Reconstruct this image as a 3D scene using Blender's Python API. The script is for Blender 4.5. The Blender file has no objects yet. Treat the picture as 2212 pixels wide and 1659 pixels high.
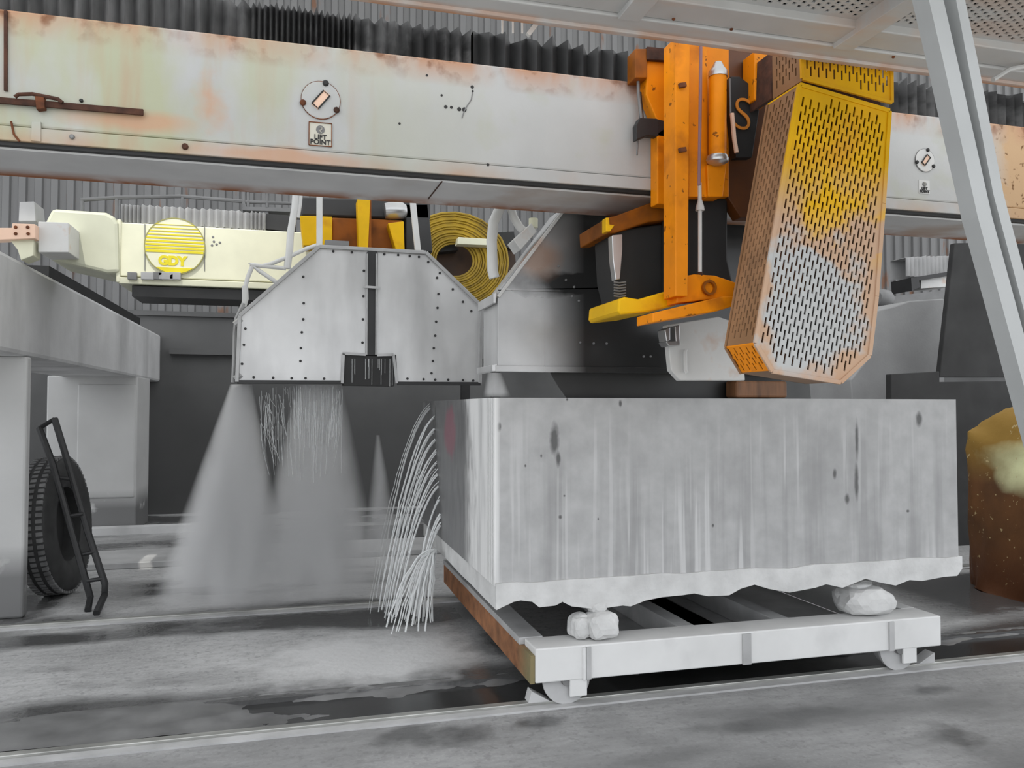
import bpy, bmesh, math, random
from mathutils import Vector, Matrix, noise
V = Vector
SC = bpy.context.scene
COL = SC.collection
rnd = random.Random(7)
# ---------------------------------------------------------------- camera
F, YAW, PIT, EYE = 1720.0, math.radians(15.1), math.radians(1.75), 1.8
cam = bpy.data.cameras.new('camera'); cam_o = bpy.data.objects.new('camera', cam); COL.objects.link(cam_o)
cam.sensor_width = 36.0; cam.lens = F / 2212 * 36.0
cam_o.location = (0, 0, EYE); cam_o.rotation_euler = (math.pi / 2 + PIT, 0, -YAW)
cam.clip_end = 200
SC.camera = cam_o
# ---------------------------------------------------------------- light
SC.view_settings.view_transform = 'Standard'; SC.view_settings.look = 'None'
SC.view_settings.gamma = 1.0; SC.view_settings.use_curve_mapping = False
SC.view_settings.exposure = 0.25
SC.cycles.volume_bounces = 3
wd = bpy.data.worlds.new('overcast_sky'); SC.world = wd; wd.use_nodes = True
bg = wd.node_tree.nodes['Background']
bg.inputs[0].default_value = (0.93, 0.96, 1.0, 1); bg.inputs[1].default_value = 1.6
su = bpy.data.lights.new('sun', 'SUN'); su.energy = 2.1; su.angle = math.radians(0.6); su.color = (1, 0.97, 0.9)
su_o = bpy.data.objects.new('sun', su); COL.objects.link(su_o)
SUN = V((-0.16, -0.50, 0.85)).normalized()          # towards the sun
su_o.rotation_euler = SUN.to_track_quat('Z', 'Y').to_euler()
# ---------------------------------------------------------------- photo measurements -> points on real planes
cp, sp, cy, sy = math.cos(PIT), math.sin(PIT), math.cos(YAW), math.sin(YAW)
FW = V((sy * cp, cy * cp, sp)); RT = V((cy, -sy, 0)); UP = RT.cross(FW); CAM = V((0, 0, EYE))
def ray(x, y): return FW + RT * ((x - 1106) / F) + UP * ((829.5 - y) / F)
def PY(x, y, Y): d = ray(x, y); return CAM + d * (Y / d.y)
def PZ(x, y, Z=0.0): d = ray(x, y); return CAM + d * ((Z - EYE) / d.z)
def PX(x, y, X): d = ray(x, y); return CAM + d * (X / d.x)
def pp(Y, pts): return [PY(x, y, Y) for x, y in pts]
# ---------------------------------------------------------------- materials
def lin(c):
    if isinstance(c, (int, float)): c = (c, c, c)
    return tuple((v / 255 / 12.92) if v / 255 <= 0.04045 else ((v / 255 + 0.055) / 1.055) ** 2.4 for v in c) + (1.0,)
class NT:
    def __init__(s, name):
        s.m = bpy.data.materials.new(name); s.m.use_nodes = True
        s.t = s.m.node_tree; s.b = s.t.nodes['Principled BSDF']
        s.pos = s.t.nodes.new('ShaderNodeNewGeometry').outputs['Position']
    def n(s, typ, **kw):
        o = s.t.nodes.new(typ)
        for k, v in kw.items(): setattr(o, k, v)
        return o
    def put(s, sock, v):
        if hasattr(v, 'is_linked'): s.t.links.new(v, sock)
        else: sock.default_value = v
    def math(s, op, a, b=0.0, clamp=False):
        o = s.n('ShaderNodeMath', operation=op, use_clamp=clamp); s.put(o.inputs[0], a); s.put(o.inputs[1], b); return o.outputs[0]
    def ramp(s, v, a, b):
        o = s.n('ShaderNodeMapRange', clamp=True); s.put(o.inputs[0], v); o.inputs[1].default_value = a; o.inputs[2].default_value = b
        return o.outputs[0]
    def noise(s, scale, a=0.4, b=0.6, st=(1, 1, 1), det=4, off=0.0):
        mp = s.n('ShaderNodeMapping'); s.put(mp.inputs[0], s.pos); mp.inputs['Scale'].default_value = st; mp.inputs['Location'].default_value = (off, off * .7, off * .3)
        o = s.n('ShaderNodeTexNoise'); s.put(o.inputs['Vector'], mp.outputs[0]); o.inputs['Scale'].default_value = scale; o.inputs['Detail'].default_value = det
        return s.ramp(o.outputs[0], a, b)
    def blob(s, c, r, soft=0.5, wob=0.25, ws=4.0):
        d = s.n('ShaderNodeVectorMath', operation='SUBTRACT'); s.put(d.inputs[0], s.pos); d.inputs[1].default_value = c
        m = s.n('ShaderNodeVectorMath', operation='DIVIDE'); s.put(m.inputs[0], d.outputs[0]); m.inputs[1].default_value = r
        l = s.n('ShaderNodeVectorMath', operation='LENGTH'); s.put(l.inputs[0], m.outputs[0])
        v = l.outputs['Value']
        if wob:
            w = s.noise(ws, 0.25, 0.75, det=5, off=c[0]); v = s.math('ADD', v, s.math('MULTIPLY', s.math('SUBTRACT', w, 0.5), 2 * wob))
        return s.ramp(v, 1.0, 1.0 - soft)
    def band(s, axis, a, b):
        sx = s.n('ShaderNodeSeparateXYZ'); s.put(sx.inputs[0], s.pos); return s.ramp(sx.outputs[axis], a, b)
    def mul(s, a, b): return s.math('MULTIPLY', a, b)
    def mx(s, a, b): return s.math('MAXIMUM', a, b)
    def mix(s, f, a, b):
        o = s.n('ShaderNodeMix', data_type='RGBA'); s.put(o.inputs[0], f); s.put(o.inputs[6], a); s.put(o.inputs[7], b); return o.outputs[2]
    def mixf(s, f, a, b):
        o = s.n('ShaderNodeMix', data_type='FLOAT'); s.put(o.inputs[0], f); s.put(o.inputs[2], a); s.put(o.inputs[3], b); return o.outputs[0]
    def bump(s, h, st=0.3, d=0.01):
        o = s.n('ShaderNodeBump'); o.inputs['Strength'].default_value = st; o.inputs['Distance'].default_value = d
        s.put(o.inputs['Height'], h); s.put(s.b.inputs['Normal'], o.outputs[0])
def mat(name, col, rough=0.5, metal=0.0, var=0.12, scale=3.0, st=(1, 1, 1), layers=None, bump=0.0, bscale=30, alpha=None):
    t = NT(name); c = lin(col)
    lo = tuple(v * (1 - 2 * var) for v in c[:3]) + (1,); hi = tuple(min(1, v * (1 + var)) for v in c[:3]) + (1,)
    k = t.mix(t.noise(scale, 0.3, 0.7, st, 6), lo, hi); r = rough
    for mask, lc, lr in (layers(t) if layers else []):
        k = t.mix(mask, k, lin(lc))
        if lr is not None: r = t.mixf(mask, r, lr)
    t.put(t.b.inputs['Base Color'], k); t.put(t.b.inputs['Roughness'], r); t.b.inputs['Metallic'].default_value = metal
    if bump: t.bump(t.noise(bscale, 0.2, 0.8, st, 6), bump, 0.01)
    if alpha is not None: t.b.inputs['Alpha'].default_value = alpha
    return t.m
# ---------------------------------------------------------------- mesh building
class MB:
    def __init__(s): s.v, s.f = [], []
    def add(s, vs, fs):
        b = len(s.v); s.v += [V(p) for p in vs]; s.f += [tuple(b + i for i in f) for f in fs]; return s
    def ext(s, pts, vec):
        n = len(pts); vec = V(vec); nrm = V((0, 0, 0))
        for i in range(n): nrm += V(pts[i]).cross(V(pts[(i + 1) % n]))
        if nrm.dot(vec) < 0: pts = pts[::-1]
        q = [V(p) + vec for p in pts]
        return s.add(list(pts) + q, [tuple(range(n))[::-1], tuple(range(n, 2 * n))] + [(i, (i + 1) % n, n + (i + 1) % n, n + i) for i in range(n)])
    def slab(s, Y0, Y1, pts): return s.ext(pp(Y0, pts), (0, Y1 - Y0, 0))
    def box(s, a, b):
        x0, x1 = sorted((a[0], b[0])); y0, y1 = sorted((a[1], b[1])); z0, z1 = sorted((a[2], b[2]))
        return s.ext([V((x0, y0, z0)), V((x1, y0, z0)), V((x1, y1, z0)), V((x0, y1, z0))], (0, 0, z1 - z0))
    def bar(s, p, q, w, h, up=(0, 0, 1)):
        p, q = V(p), V(q); d = (q - p).normalized(); a = d.cross(V(up))
        if a.length < 1e-4: a = d.cross(V((0, 1, 0)))
        a.normalize(); b = a.cross(d).normalized(); a *= w / 2; b *= h / 2
        return s.ext([p - a - b, p + a - b, p + a + b, p - a + b], q - p)
    def tube(s, pts, r, n=8, cap=True):
        pts = [V(p) for p in pts]; m = len(pts); rs = r if isinstance(r, (list, tuple)) else [r] * m
        vs, fs = [], []; prev = None
        for i, p in enumerate(pts):
            d = (pts[min(i + 1, m - 1)] - pts[max(i - 1, 0)]).normalized()
            if prev is None: prev = d.orthogonal().normalized()
            a = (prev - d * prev.dot(d)); a = a.normalized() if a.length > 1e-5 else d.orthogonal().normalized()
            prev = a; b = d.cross(a)
            vs += [p + (a * math.cos(2 * math.pi * k / n) + b * math.sin(2 * math.pi * k / n)) * rs[i] for k in range(n)]
        for i in range(m - 1):
            for k in range(n):
                fs.append((i * n + k, i * n + (k + 1) % n, (i + 1) * n + (k + 1) % n, (i + 1) * n + k))
        if cap: fs += [tuple(range(n))[::-1], tuple(range((m - 1) * n, m * n))]
        return s.add(vs, fs)
    def lathe(s, c, ax, prof, n=24, close=False):   # prof: (radius, along)
        c, ax = V(c), V(ax).normalized(); a = ax.orthogonal().normalized(); b = ax.cross(a); m = len(prof)
        vs = [c + ax * h + (a * math.cos(2 * math.pi * k / n) + b * math.sin(2 * math.pi * k / n)) * r for r, h in prof for k in range(n)]
        fs = [(i * n + k, i * n + (k + 1) % n, ((i + 1) % m) * n + (k + 1) % n, ((i + 1) % m) * n + k) for i in range(m if close else m - 1) for k in range(n)]
        if not close: fs += [tuple(range(n))[::-1], tuple(range((m - 1) * n, m * n))]
        return s.add(vs, fs)
    def rock(s, c, r, seed=0, sub=3, rough=0.25, flat=0.0, fr=1.6):
        bm = bmesh.new(); bmesh.ops.create_icosphere(bm, subdivisions=sub, radius=1.0)
        vs = []
        for v in bm.verts:
            p = v.co.normalized(); k = 1 + rough * noise.fractal(p * fr + V((seed * 3.1, seed, 0)), 1.0, 2.0, 4)
            q = V([math.copysign(abs(x) ** (1 - flat), x) for x in p]) * k
            vs.append(V(c) + V((q.x * r[0], q.y * r[1], q.z * r[2])))
        s.add(vs, [tuple(v.index for v in f.verts) for f in bm.faces]); bm.free(); return s
    def build(s, name, m, parent=None, bevel=0.0, smooth=False, kind=None):
        o0 = WO.get(parent.name, V((0, 0, 0))) if parent else None
        if o0 is None:
            lo = V([min(p[i] for p in s.v) for i in range(3)]); hi = V([max(p[i] for p in s.v) for i in range(3)])
            o0 = V(((lo.x + hi.x) / 2, (lo.y + hi.y) / 2, lo.z))
        me = bpy.data.meshes.new(name); me.from_pydata([p - o0 for p in s.v], [], s.f); me.materials.append(m)
        bm = bmesh.new(); bm.from_mesh(me); bmesh.ops.recalc_face_normals(bm, faces=bm.faces); bm.to_mesh(me); bm.free()
        if smooth:
            me.polygons.foreach_set('use_smooth', [True] * len(me.polygons)); me.set_sharp_from_angle(angle=math.radians(40))
        o = bpy.data.objects.new(name, me); COL.objects.link(o)
        if parent: o.parent = parent
        else: o.location = o0
        WO[o.name] = o0
        if bevel:
            b = o.modifiers.new('bevel', 'BEVEL'); b.width = bevel; b.segments = 2; b.limit_method = 'ANGLE'; b.angle_limit = math.radians(40)
        if kind: o['kind'] = kind
        return o
WO = {}
def thing(name, label, cat, loc, group=None):
    o = bpy.data.objects.new(name, None); COL.objects.link(o); o.empty_display_size = 0.1
    o.location = loc; WO[o.name] = V(loc); o['label'] = label; o['category'] = cat
    if group: o['group'] = group
    return o
def tag(o, label, cat, group=None, kind=None):
    o['label'] = label; o['category'] = cat
    if group: o['group'] = group
    if kind: o['kind'] = kind
    return o
def struct(mb, name, m, label=None, **k):
    o = mb.build(name, m, kind='structure', **k)
    if label: o['label'] = label
    return o
def dup(o, loc, parent):
    c = o.copy(); COL.objects.link(c); c.parent = parent; c.location = V(loc) - WO[parent.name]; WO[c.name] = V(loc); return c
def text(body, c, h, m, parent, name='lettering', dep=0.003, bold=0.0, rot=0.0):
    cu = bpy.data.curves.new(name, 'FONT'); cu.body = body; cu.size = h; cu.align_x = 'CENTER'; cu.align_y = 'CENTER'; cu.extrude = dep; cu.offset = bold; cu.space_line = 0.8
    t = bpy.data.objects.new(name, cu); COL.objects.link(t); bpy.context.view_layer.update()
    me = bpy.data.meshes.new_from_object(t.evaluated_get(bpy.context.evaluated_depsgraph_get())); bpy.data.objects.remove(t)
    me.materials.clear(); me.materials.append(m)
    o = bpy.data.objects.new(name, me); COL.objects.link(o); o.parent = parent
    o.location = V(c) - WO[parent.name]; o.rotation_euler = (math.pi / 2, rot, 0); WO[o.name] = V(c); return o
def clip(poly, out):      # convex clip in 2d
    n = len(out)
    for i in range(n):
        a, b = out[i], out[(i + 1) % n]; res = []
        def side(p): return (b[0] - a[0]) * (p[1] - a[1]) - (b[1] - a[1]) * (p[0] - a[0])
        for j in range(len(poly)):
            p, q = poly[j], poly[(j + 1) % len(poly)]; sp_, sq = side(p), side(q)
            if sp_ >= 0: res.append(p)
            if (sp_ > 0 and sq < 0) or (sp_ < 0 and sq > 0):
                t = sp_ / (sp_ - sq); res.append((p[0] + (q[0] - p[0]) * t, p[1] + (q[1] - p[1]) * t))
        poly = res
        if len(poly) < 3: return []
    return poly
def perforated(out, to3, th, cw, ch, sw, sl, margin, phase=0.5):
    """plate with real staggered slots; out = convex ccw outline in plate coords (u,v), to3 maps to space, th = thickness vector"""
    mb = MB(); th = V(th)
    cx = sum(p[0] for p in out) / len(out); cyy = sum(p[1] for p in out) / len(out)
    u0, u1 = min(p[0] for p in out), max(p[0] for p in out); v0, v1 = min(p[1] for p in out), max(p[1] for p in out)
    def inside(u, v):
        for i in range(len(out)):
            a, b = out[i], out[(i + 1) % len(out)]; L = math.hypot(b[0] - a[0], b[1] - a[1])
            if ((b[0] - a[0]) * (v - a[1]) - (b[1] - a[1]) * (u - a[0])) / L < margin: return False
        return True
    def quad(a, b, c, d):
        p = clip([(a, c), (b, c), (b, d), (a, d)], out)
        if len(p) >= 3: mb.ext([V(to3(*q)) for q in p], th)
    nc = int(math.ceil((u1 - u0) / cw)); nr = int(math.ceil((v1 - v0) / ch)) + 1
    for i in range(nc):
        a = u0 + i * cw; b = a + cw; m0 = a + (cw - sw) / 2; m1 = m0 + sw; off = (i % 2) * ch * phase
        quad(a, m0, v0, v1); quad(m1, b, v0, v1); last = v0
        for j in range(-1, nr):
            s0 = v0 + j * ch + off + (ch - sl) / 2; s1 = s0 + sl
            if inside(m0, s0) and inside(m1, s0) and inside(m0, s1) and inside(m1, s1):
                quad(m0, m1, last, s0); last = s1
        quad(m0, m1, last, v1)
    return mb
# ---------------------------------------------------------------- palette
def beam_layers(t):
    top = t.mul(t.band(2, 3.50, 3.64), t.noise(5, 0.3, 0.6, (1, 1, .5)))
    low = t.mul(t.band(2, 3.12, 3.02), t.noise(3, 0.45, 0.7))
    left = t.band(0, 1.1, -0.6)
    cream = t.mul(t.mx(t.mul(left, t.noise(3.2, 0.35, 0.55, (1, 1, .45))), t.mul(t.noise(4, .55, .75, off=4), .5)), 0.75)
    right = t.mx(t.band(0, 4.25, 4.45), t.mul(t.band(0, 4.0, 4.4), t.noise(8, .4, .6)))
    streak = t.mul(t.mul(left, t.noise(7, 0.52, 0.68, (1, 1, .12), off=3)), 0.75)
    bl = t.mx(t.blob((-.42, 4.1, 3.27), (.1, .3, .17), .9, .5, 9), t.mx(t.blob((-.78, 4.1, 3.17), (.35, .3, .07), .6), t.blob((-.1, 4.1, 3.05), (.5, .3, .06), .6)))
    specks = t.mul(right, t.noise(26, .6, .66))
    return [(cream, (164, 167, 130), None), (right, (186, 152, 112), None), (t.mul(streak, .7), (172, 136, 108), None), (t.mul(bl, .75), (188, 142, 110), None),
            (top, (176, 130, 98), None), (t.mul(top, t.noise(9, .5, .62)), (112, 66, 34), .8), (t.mul(low, .8), (176, 138, 108), None), (specks, (110, 76, 40), .8)]
M_BEAM = mat('chipped_white_paint', (178, 179, 178), .5, var=.05, scale=2, layers=beam_layers, bump=.05)
M_BEAMU = mat('beam_underside_paint', (206, 206, 206), .5, var=.06, layers=lambda t: [(t.mul(t.band(1, 4.45, 4.6), t.noise(4, .3, .55)), (150, 92, 54), .8), (t.mul(t.mul(t.noise(2.2, .5, .7), .6), t.band(0, .3, 1)), (170, 140, 116), None)])  # pale underside paint with rust towards the rear edge
M_WHITE = mat('white_paint', (205, 205, 203), .45, var=.06, layers=lambda t: [(t.mul(t.noise(6, .58, .7), .5), (190, 150, 122), None)])
M_CAT = mat('catwalk_white_paint', (200, 200, 199), .5, var=.05, layers=lambda t: [(t.mul(t.noise(3, .54, .68, (.6, 2, 1)), .4), (206, 172, 148), None), (t.mul(t.band(1, 3.24, 3.3), t.noise(4, .35, .55)), (196, 142, 104), .8)])
M_CREAM = mat('cream_paint', (222, 221, 196), .5, var=.05)
M_RUST = mat('rust', (112, 62, 32), .85, var=.3, scale=14, bump=.3)
M_RUSTD = mat('dark_rust', (74, 44, 30), .85, var=.3, scale=14, bump=.3)
M_BLACK = mat('black_rubber', (34, 34, 34), .6, var=.2)
M_BELL = mat('grey_bellows_cloth', (98, 98, 98), .75, var=.3, scale=5, st=(3, 1, .6), layers=lambda t: [(t.mul(t.noise(4, .42, .6, (1, 1, 1.6), off=1), t.band(0, -.9, .2)), (40, 40, 40), None)])
M_BELLW = mat('pale_bellows_cloth', (178, 178, 178), .65, var=.1)
M_ORANGE = mat('orange_paint', (236, 140, 0), .5, var=.12, layers=lambda t: [(t.mul(t.noise(5, .55, .72), .6), (150, 76, 10), .6), (t.mul(t.noise(22, .66, .7), .8), (96, 50, 10), .7)])
M_ORANGED = mat('grimy_orange_paint', (150, 84, 8), .5, var=.2, layers=lambda t: [(t.mul(t.noise(5, .5, .7), .7), (92, 52, 22), .7)])
M_BROWN = mat('oily_brown_orange_paint', (104, 56, 8), .5, var=.25)
M_YELLOW = mat('yellow_paint', (230, 180, 0), .5, var=.1, layers=lambda t: [(t.mul(t.noise(6, .56, .72), .6), (182, 118, 30), .6)])
def guard_layers(t):
    tan = t.band(2, 2.78, 2.45)
    tan2 = t.mul(t.noise(5, .36, .5), t.band(2, 3.0, 2.7))
    dust = t.blob(PY(1748, 682, 3.3), (.3, .5, .39), .25, .5, 6)
    edge = t.band(2, 2.0, 1.94)
    return [(t.mul(t.noise(4, .5, .7, off=2), .5), (206, 140, 50), None), (t.mx(tan, tan2), (190, 158, 132), .7), (dust, (182, 183, 182), .75), (t.mul(edge, .6), (186, 148, 120), .7)]
M_GUARD = mat('yellow_guard_paint', (222, 170, 2), .55, var=.08, layers=guard_layers)
for m_ in (M_ORANGE, M_ORANGED, M_YELLOW, M_GUARD): m_.node_tree.nodes['Principled BSDF'].inputs['Specular IOR Level'].default_value = .25
M_GUARDS = mat('brown_guard_side', (156, 118, 84), .6, var=.2, scale=6, layers=lambda t: [(t.mul(t.noise(3, .5, .65), .7), (128, 94, 62), None)])  # duller brown for the guard's side panels
M_STEEL = mat('wet_steel_sheet', (206, 206, 206), .34, .35, var=.06, scale=2, layers=lambda t: [(t.mul(t.noise(3, .45, .7, (1, 1, .3)), .35), (110, 110, 110), .22)])
M_STEELD = mat('wet_steel_dark_reflection', (172, 172, 172), .28, .2, var=.15, scale=2, layers=lambda t: [(t.mul(t.mx(t.band(0, 1.48, 1.78), t.mul(t.blob((1.75, 4.8, 2.6), (.5, .3, .12), .5), 1)), .95), (30, 30, 30), .2), (t.mul(t.blob((1.45, 4.75, 2.75), (.22, .3, .16), .6), .6), (150, 112, 84), None)])  # black right part paints the dark reflection in the hood
M_FRAME = mat('galvanised_frame', (168, 168, 168), .4, .4, var=.1, scale=6)
M_DARK = mat('dark_machine_paint', (40, 40, 41), .5, var=.2)
M_GREY = mat('grey_machine_paint', (120, 120, 120), .5, var=.12)
M_ALU = mat('bare_aluminium', (190, 190, 190), .3, .8, var=.1)
M_HOSE = mat('white_hose', (205, 205, 203), .45, var=.06)
M_HOSEB = mat('purple_grey_hose', (134, 96, 100), .5, var=.1)
M_INK = mat('black_ink', (30, 30, 30), .6, var=.05)
M_LOGO = mat('yellow_logo_paint', (222, 206, 20), .5, var=.06)
M_LOGOD = mat('dull_logo_outline', (150, 146, 84), .5, var=.06)
M_SIGN = mat('white_sticker', (205, 202, 188), .4, var=.04)
M_SALMON = mat('salmon_primer', (232, 196, 172), .6, var=.06)
M_CONC = mat('grey_concrete', (198, 198, 198), .75, var=.1, scale=1.2, bump=.15, bscale=12, layers=lambda t: [(t.mul(t.noise(1.5, .5, .7, (1, 1, .3)), .35), (96, 96, 96), .6)])
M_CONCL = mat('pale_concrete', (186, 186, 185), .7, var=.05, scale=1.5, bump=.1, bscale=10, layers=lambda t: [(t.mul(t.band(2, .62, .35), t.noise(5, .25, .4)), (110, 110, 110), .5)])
M_WALLB = mat('damp_concrete_wall', (86, 86, 86), .7, var=.15, scale=.8, bump=.1, bscale=8, layers=lambda t: [(t.mul(t.band(2, 2.2, 1.4), .7), (62, 62, 62), .5)])
M_SHEET = mat('corrugated_sheet', (118, 118, 118), .55, .2, var=.12, scale=.8, st=(1, 1, .2), layers=lambda t: [(t.mul(t.noise(1.6, .64, .7, (2, 1, .5)), .7), (130, 84, 50), .8)])
M_TYRE = mat('tyre_rubber', (50, 50, 50), .7, var=.2, scale=8)
M_TREAD = mat('dusty_tyre_tread', (112, 112, 112), .8, var=.2, scale=8)
M_RAIL = mat('worn_rail_steel', (176, 176, 172), .35, .6, var=.2, scale=6, st=(.5, 2, 1))
M_CARTP = mat('chalky_white_cart_paint', (216, 216, 215), .6, var=.04, layers=lambda t: [(t.mul(t.noise(4, .55, .75), .3), (170, 170, 170), None)])
M_CARTD = mat('slurry_coated_steel', (178, 178, 178), .5, var=.12, scale=4)
M_ROUGHST = mat('raw_white_stone', (204, 204, 203), .85, var=.08, scale=6, bump=.5, bscale=18)
def stone_layers(t):
    st = t.mul(t.noise(9, .5, .66, (1, 1, .04), 5), t.band(2, 1.75, 1.3))
    lt = t.mul(t.noise(19, .56, .63, (1, 1, .025), 3, off=5), t.mul(t.band(2, 1.85, 1.4), t.noise(1.1, .35, .6, off=3)))
    pat = t.mul(t.blob((4.0, 4.72, 1.35), (1.7, 1, .42), .7), .5)
    out = [(t.mul(pat, t.noise(2.5, .35, .6, (1, 1, .4))), (142, 142, 142), None), (t.mul(st, .55), (132, 132, 132), None), (t.mul(lt, .8), (196, 196, 196), None)]
    for x, y, rx, ry in ((1198, 950, 12, 44), (1206, 992, 6, 22), (1078, 922, 6, 12), (1985, 906, 8, 20), (1851, 950, 4, 50), (1850, 1040, 5, 50), (1803, 1024, 5, 13), (1830, 1077, 6, 14), (1961, 1104, 4, 4),
                         (1340, 872, 4, 9), (1225, 863, 3, 4), (1210, 1117, 5, 6), (1219, 1071, 3, 3), (1169, 985, 3, 5), (1135, 1006, 3, 4), (1540, 1135, 3, 5), (1292, 1121, 2, 4)):
        c = PY(x, y, 4.72); r = PY(x + rx, y - ry, 4.72) - c
        out.append((t.blob(c, (abs(r.x), .2, abs(r.z)), .6, .15, 20), (88, 88, 88), .5))
    out.append((t.mul(t.band(0, 1.2, 1.17), t.noise(9, .2, .5, (1, 1, .1))), (222, 222, 221), None))  # left end face paled to make up for weak light there
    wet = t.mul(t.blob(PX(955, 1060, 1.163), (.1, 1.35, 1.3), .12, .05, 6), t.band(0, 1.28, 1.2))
    out.append((t.mul(wet, t.band(1, 5.35, 5.65)), (118, 118, 118), .35))  # rear part of the left end face darker and smoother
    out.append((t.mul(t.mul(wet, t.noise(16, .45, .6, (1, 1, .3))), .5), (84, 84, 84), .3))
    out.append((t.mul(t.blob(PX(972, 935, 1.163), (.1, .26, .22), .3, .2, 8), .8), (140, 96, 106), .4))
    return out
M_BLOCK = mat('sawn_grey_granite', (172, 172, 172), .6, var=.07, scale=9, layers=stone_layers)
M_CARTEND = mat('rusty_channel', (148, 100, 66), .8, var=.22, scale=9, bump=.2, layers=lambda t: [(t.mul(t.band(1, 4.9, 4.65), .7), (120, 124, 90), None)])
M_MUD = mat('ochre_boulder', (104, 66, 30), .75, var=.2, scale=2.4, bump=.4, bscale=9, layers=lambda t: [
    (t.band(2, 1.05, 1.5), (152, 118, 48), None), (t.blob(PY(2225, 1010, 5.75), (.46, .9, .32), .45, .1), (226, 228, 178), None),  # cream patch paints the sunlit area on the boulder
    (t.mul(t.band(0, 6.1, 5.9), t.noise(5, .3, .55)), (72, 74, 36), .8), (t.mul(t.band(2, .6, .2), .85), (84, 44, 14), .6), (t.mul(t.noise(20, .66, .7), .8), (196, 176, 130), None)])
M_WATER = NT('white_water'); M_WATER.b.inputs['Base Color'].default_value = (.86, .88, .88, 1); M_WATER.b.inputs['Roughness'].default_value = .25; M_WATER.b.inputs['Alpha'].default_value = .62; M_WATER = M_WATER.m
M_DRIP = NT('thin_water'); M_DRIP.b.inputs['Base Color'].default_value = (.8, .82, .82, 1); M_DRIP.b.inputs['Roughness'].default_value = .2; M_DRIP.b.inputs['Alpha'].default_value = .34; M_DRIP = M_DRIP.m
# floor with wet patches of their own shape
def fl_blob(t, x, y, dx, dy, soft=.6, wob=.35, ws=3.5):
    c = PZ(x, y); rx = abs(PZ(x + dx, y).x - c.x); ry = abs(PZ(x, y - dy).y - c.y); return t.blob(c, (rx, ry, 1), soft, wob, ws)
def floor_mat():
    t = NT('wet_concrete_floor')
    k = t.mix(t.noise(1.1, .3, .7, det=7), lin(150), lin(186)); k = t.mix(t.mul(t.noise(14, .4, .7, (.5, 1.5, 1)), .35), k, lin(112)); k = t.mix(t.mul(t.noise(46, .5, .66), .28), k, lin(200)); k = t.mix(t.mul(t.noise(27, .56, .66, off=4), .35), k, lin(96))
    def ribbon(ya, yb, e, xa, xb, ns, th):        # wet ribbon along the rails with a ragged edge
        sx = t.n('ShaderNodeSeparateXYZ'); t.put(sx.inputs[0], t.pos)
        y = t.math('ADD', sx.outputs[1], t.math('MULTIPLY', t.math('SUBTRACT', t.noise(ns, .2, .8, (.6, .6, 1), 6, off=ya), .5), e * 2))
        m = t.mul(t.ramp(y, ya - .08, ya + .08), t.ramp(y, yb + .12, yb - .12)); m = t.mul(m, t.mul(t.ramp(sx.outputs[0], xa - .5, xa + .3), t.ramp(sx.outputs[0], xb + .5, xb - .3)))
        return t.mul(m, t.noise(1.3, th, th + .18, (.5, 1.2, 1), 6, off=yb))
    wet = t.mul(ribbon(4.6, 5.45, .22, -1.9, 7, 1.1, .2), t.band(1, 4.74, 4.8))
    for b in ((6.7, 7.75, .3, -2.3, 1.4, 1.0, .3), (8.0, 9.2, .4, -1.9, 1.0, .8, .42), (5.6, 6.0, .3, -2.2, -.8, .9, .5), (4.8, 7.2, .3, 5.6, 9, .8, .3), (10.8, 14.5, .5, -3, 6, .7, .35)): wet = t.mx(wet, ribbon(*b))
    for b in ((90, 1290, 90, 60), (1100, 1390, 100, 40)): wet = t.mx(wet, fl_blob(t, *b))
    pale_sheen = None
    for b in ((790, 1420, 270, 62), (930, 1400, 110, 50), (540, 1258, 110, 22), (640, 1205, 240, 14)):  # pale slurry patches, the puddles' sky reflection put into their colour
        m = fl_blob(t, *b); pale_sheen = m if pale_sheen is None else t.mx(pale_sheen, m)
    st = None
    for b in ((985, 1588, 110, 26), (1170, 1560, 90, 14), (1620, 1570, 150, 20), (1750, 1540, 120, 14), (2060, 1590, 70, 40), (880, 1590, 90, 30), (2000, 1490, 90, 12)):
        m = fl_blob(t, *b, .7, .5, 6); st = m if st is None else t.mx(st, m)
    k = t.mix(t.mul(t.band(1, 4.63, 4.6), t.noise(1.6, .15, .75, (.6, 1.6, 1), 7, off=9)), k, lin(104))
    k = t.mix(t.mul(wet, .88), k, lin(60)); k = t.mix(t.mul(pale_sheen, .85), k, lin(212)); k = t.mix(t.mul(st, .7), k, lin(70))
    r = t.mixf(wet, .55, .12); r = t.mixf(pale_sheen, r, .35); r = t.mixf(st, r, .3)
    t.put(t.b.inputs['Base Color'], k); t.put(t.b.inputs['Roughness'], r)
    t.bump(t.noise(16, .2, .8, det=6), .2, .012)
    return t.m
M_FLOOR = floor_mat()
def roof_mat():
    t = NT('milky_translucent_roof_sheet'); nt = t.t; nt.nodes.remove(t.b)
    a = t.n('ShaderNodeBsdfDiffuse'); a.inputs[0].default_value = (.5, .5, .5, 1); b = t.n('ShaderNodeBsdfTranslucent'); b.inputs[0].default_value = (.8, .8, .8, 1)
    m = t.n('ShaderNodeMixShader'); m.inputs[0].default_value = .56; nt.links.new(a.outputs[0], m.inputs[1]); nt.links.new(b.outputs[0], m.inputs[2])  # translucent share added for soft light from above
    nt.links.new(m.outputs[0], nt.nodes['Material Output'].inputs['Surface']); return t.m
M_ROOF = roof_mat()
M_GROUND = mat('outdoor_yard', (205, 204, 200), .8, var=.08)  # unseen yard, paled to bounce light onto the undersides
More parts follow.
